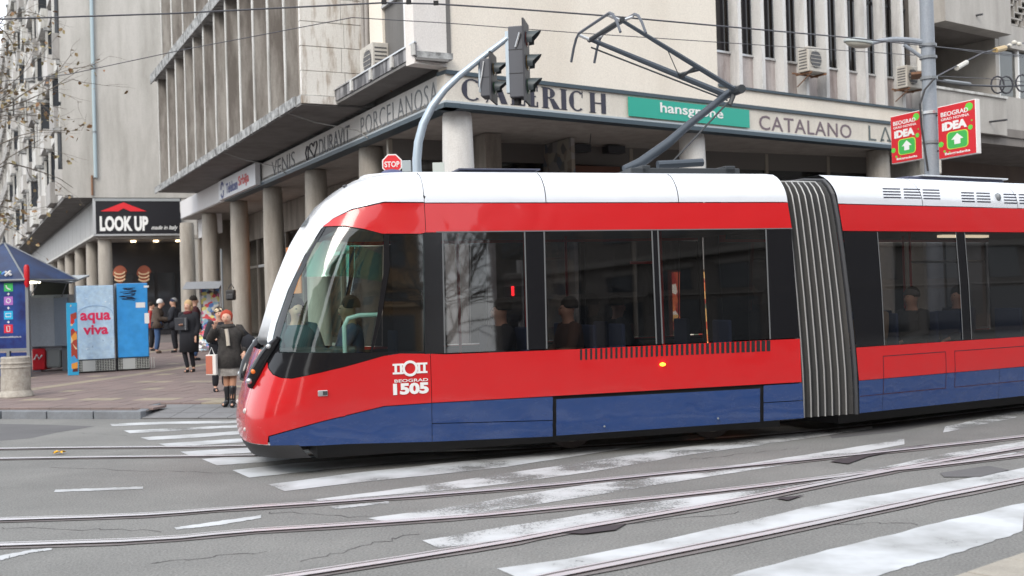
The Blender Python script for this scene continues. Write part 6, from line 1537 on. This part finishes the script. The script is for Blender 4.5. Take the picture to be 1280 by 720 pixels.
# pair of men talking
L_ = pvp(197, 442)
person(L_, 75, 'white haired man in brown jacket and blue jeans facing another man', dict(top=grime('brown_jacket', (.10, .075, .06), (.06, .045, .035), 4., .9, .7, streak=False), hem=.80, bulk=.05, legs=jeans, shoes=dk('brown_shoe', (.06, .04, .03)), hair=dk('white_hair', (.62, .62, .62)), eyes=True), dict(chest=(0, .05, 1.27), neck=(0, .09, 1.43), jaw=(0, .14, 1.51), face=(0, .14, 1.57), crown=(0, .12, 1.65), wrR=(.14, .34, 1.06), elR=(.22, .08, 1.10), wrL=(-.10, .36, 1.08), elL=(-.2, .1, 1.1)), H_=1.76)
L_ = pvp(219, 441)
person(L_, 262, 'man in black jacket and dark blue cap facing the white haired man', dict(top=dk('black_jacket', (.018, .02, .028)), hem=.78, bulk=.06, legs=blackc, shoes=blackc, hat=dk('navy_cap', (.02, .025, .06)), hair=dk('grey_hair', (.2, .2, .2)), eyes=True), dict(wrR=(.08, .34, 1.12), elR=(.22, .08, 1.12), wrL=(-.12, .30, 1.0), elL=(-.22, .08, 1.1)), H_=1.74)
L_ = pvp(190, 439)
person(L_, 80, 'person in red jacket just right of the blue fridge, behind the white haired man', dict(top=dk('red_cloth', (.35, .03, .03)), hem=.82, bulk=.03, legs=blackc, shoes=blackc, hair=dk('dark_hair', (.02, .015, .012))), None, H_=1.62)
# in the tram: driver, colleague, passengers
dr_ = TF.p(-.70, -1.05, 0)
person(Vector((dr_.x, dr_.y, .44)), 256, 'tram driver in dark jumper seated at the controls, hand on the desk', dict(top=dk('navy_jumper', (.03, .045, .09)), hem=.9, bulk=.02, legs=blackc, shoes=blackc, hair=dk('dark_hair', (.02, .015, .012)), eyes=True, skin=skinB), dict(wrL=(-.2, .50, 1.02), elL=(-.26, .18, 1.08), wrR=(.18, .46, 1.02), elR=(.26, .15, 1.08)), base=SIT, drop=.40, H_=1.78)
P_ = TF.p(TF.px(370, 400, -1.55)[0], -1.55, 0)
person(Vector((P_.x, P_.y, .46)), 150, 'young man with short dark hair in slate jacket at the front of the cab', dict(top=dk('slate_jacket', (.05, .09, .11)), hem=.9, bulk=.05, legs=blackc, shoes=blackc, hair=dk('dark_hair', (.02, .015, .012)), eyes=True), dict(knL=(-.1, .1, .5), anL=(-.1, .0, .42), toL=(-.1, .1, .4), knR=(.1, .1, .5), anR=(.1, 0, .42), toR=(.1, .1, .4)), base=SIT, drop=.40, H_=1.76)
pas = [(TF, .9, -.45, 75, 'grey', 'passenger in dark coat in the seat right behind the cab', (.04, .04, .045)), (TF, 1.7, -.45, 75, 'x', 'passenger in brown coat by the middle tram window', (.09, .05, .035)),
       (TF, 2.9, -1.95, 255, 'x', 'passenger in black at the far side of the first section', (.02, .02, .025)), (QF, .75, -.45, 240, 'x', 'passenger in beige coat behind the first window of the second section', (.30, .22, .15)),
       (QF, 1.5, -.45, 240, 'x', 'older passenger in dark grey coat and cap in the second section', (.05, .055, .06)), (QF, 2.4, -.45, 240, 'x', 'passenger in navy coat near the right edge of the photo', (.03, .035, .06)), (QF, .8, -1.95, 240, 'x', 'passenger in black across the aisle in the second section', (.02, .02, .02))]
for i, (fr, a, o, az, _x, lab, c) in enumerate(pas):
    P_ = fr.p(a, o, 0); dirn = fr.az+180 if i not in (2,) else fr.az
    sp_ = dict(top=dk('coat_%d' % i, c), hem=.9, bulk=.035, legs=blackc, shoes=blackc, hair=dk('dark_hair', (.02, .015, .012)), eyes=True)
    if i == 4: sp_['hat'] = dk('grey_cap', (.10, .10, .10))
    person(Vector((P_.x, P_.y, .44)), dirn, lab, sp_, None, base=SIT, drop=.40, H_=1.68, group='passengers in the tram')
# ================================================================== STREET TREE AT THE LEFT (its branches hang into the picture)
TR = thing('street_tree', (-14.5, 24.5, .2), 'thin branched street tree with a few brown autumn leaves, top left', 'tree')
bark = grime('bark', (.17, .145, .12), (.08, .07, .06), 5., .9, .8)
obj('trunk', MB().tube([(-14.5, 24.5, .1), (-14.45, 24.5, 2.2), (-14.2, 24.6, 4), (-14.3, 24.8, 6), (-14.1, 25, 9)], [.2, .17, .14, .11, .05], 10), bark, TR, smooth=True)
br = MB(); tips = []
rt = random.Random(11)
def grow(p0, d, L_, r, lv):
    pts = [p0]; q = p0; dd = d.copy()
    for i in range(4):
        dd = (dd+Vector((rt.uniform(-.28, .28), rt.uniform(-.28, .28), rt.uniform(-.22, .22)))).normalized(); q = q+dd*(L_/4); pts.append(q)
        if lv < 3:
            for _ in range(1 if lv else 2):
                if rt.random() < .85: grow(q, (dd+Vector((rt.uniform(-.9, .9), rt.uniform(-.8, .8), rt.uniform(-.7, .6)))).normalized(), L_*.55, r*.5, lv+1)
    br.tube(pts, [r, r*.85, r*.7, r*.55, r*.35], 5); tips.extend([(pp, lv) for pp in pts[1:]])
for (x, y, z, dx, dy, dz) in ((-14.3, 24.6, 3.2, .8, .1, .35), (-14.25, 24.8, 4.4, .9, .2, .1), (-14.3, 24.8, 5.6, .75, .2, .25), (-14.2, 25, 7.0, .7, 0, .4), (-14.2, 24.9, 6.2, -.8, .2, .4), (-14.2, 24.9, 4.8, -.7, -.4, .5), (-14.3, 24.7, 6.6, .55, .1, .1)):
    grow(Vector((x, y, z)), Vector((dx, dy, dz)).normalized(), 3.1, .035, 0)
tag(obj('branches', br, bark, TR, smooth=True), kind='stuff')
lv_ = MB()
for pp, l_ in tips:
    if l_ >= 1 and rt.random() < .34:
        c_ = pp+Vector((rt.uniform(-.06, .06), rt.uniform(-.06, .06), -rt.uniform(.02, .12))); a_ = Vector((rt.uniform(-1, 1), rt.uniform(-1, 1), rt.uniform(-1, .3))).normalized(); b_ = a_.cross(Vector((rt.uniform(-1, 1), rt.uniform(-1, 1), 1))).normalized(); s_ = rt.uniform(.05, .11)
        lv_.face([c_, c_+a_*s_*.5+b_*s_*.5, c_+a_*s_*1.1+b_*s_*.25, c_+a_*s_*1.3, c_+a_*s_*1.1-b_*s_*.3, c_+a_*s_*.5-b_*s_*.45])
tag(obj('leaves', lv_, grime('autumn_leaf', (.30, .27, .14), (.26, .13, .07), 3., .8, .9, streak=False, bump=0, low=.4, high=.6), TR), kind='stuff')
# ================================================================== THE OTHER SIDE OF THE STREET (behind the photographer, mirrored in the glass)
def opposite(name, label, q0_, q1_, Ht, m_, wm, floors, cols, trimm):
    p0 = Vector((*q0_, 0)); p1 = Vector((*q1_, 0)); v = p1-p0
    fr = Fr(p0.x, p0.y, math.degrees(atan2(v.x, v.y)), 1)
    if fr.n.dot(-p0) < 0: fr.n = -fr.n
    Wd = v.length; t = thing(name, p0, label, 'building')
    box('wall', fr, 0, Wd, -12, 0, 0, Ht, m_, t)
    for j in range(floors):
        zz = 4.2+j*(Ht-5)/floors
        box('cornice', fr, -.1, Wd+.1, 0, .3, zz-.5, zz-.25, trimm, t)
        for i in range(cols):
            a_ = Wd*(i+.5)/cols; w_ = Wd/cols*.26
            w0 = box('window', fr, a_-w_, a_+w_, .0, .05, zz+.5, zz+2.3, wm, t); box('surround', fr, a_-w_-.12, a_+w_+.12, .0, .12, zz+2.32, zz+2.5, trimm, w0)
    for i in range(cols): box('shop_window', fr, Wd*(i+.15)/cols, Wd*(i+.85)/cols, .0, .06, .6, 3.2, wm, t)
    box('roof_cornice', fr, -.3, Wd+.3, -12, .6, Ht, Ht+.5, trimm, t)
    return t
ochre = grime('ochre_render', (.42, .28, .16), (.26, .17, .10), .6, .85, .7); tro = mat('ochre_trim', (.50, .36, .22), .8)
greyb = grime('dark_grey_render', (.20, .18, .165), (.11, .10, .09), .5, .85, .7); trg = mat('grey_trim', (.25, .23, .21), .8)
opposite('opposite_building', 'ochre classical building across the street, mirrored in the cab glass', (19.9, -24.5), (-3, -26.5), 19, ochre, winpane, 4, 7, tro)
opposite('opposite_building', 'dark grey block across the street, mirrored in the tram windows', (34, 1), (21.3, -20.5), 18, greyb, winpane, 4, 10, trg)
opposite('opposite_building', 'brown corner house behind the photographer', (-6, -25), (-24, -17), 17, grime('brown_render', (.30, .24, .19), (.18, .14, .11), .6), winpane, 4, 7, trg)
opposite('opposite_building', 'pale house down the street to the left behind the photographer', (-28, -14), (-48, -2), 15, concrete, winpane, 4, 7, trg)
opposite('opposite_building', 'long dark block up the street, mirrored in the rear tram section', (35, 3), (85, 33), 16, greyb, winpane, 4, 14, trg)
T2 = thing('bare_tree', (13.6, -12.5, 0), 'bare winter tree across the street, mirrored in the second tram window', 'tree')
rt = random.Random(3); br = MB(); tips = []
obj('trunk', MB().tube([(13.6, -12.5, 0), (13.6, -12.4, 2), (13.7, -12.5, 3.6)], [.28, .22, .16], 10), bark, T2, smooth=True)
for k in range(14): grow(Vector((13.65, -12.5, 1.2+.3*k)), Vector((cos(k*.95), sin(k*.95), 1.1)).normalized(), 4.2, .07, 0)
tag(obj('branches', br, bark, T2), kind='stuff')
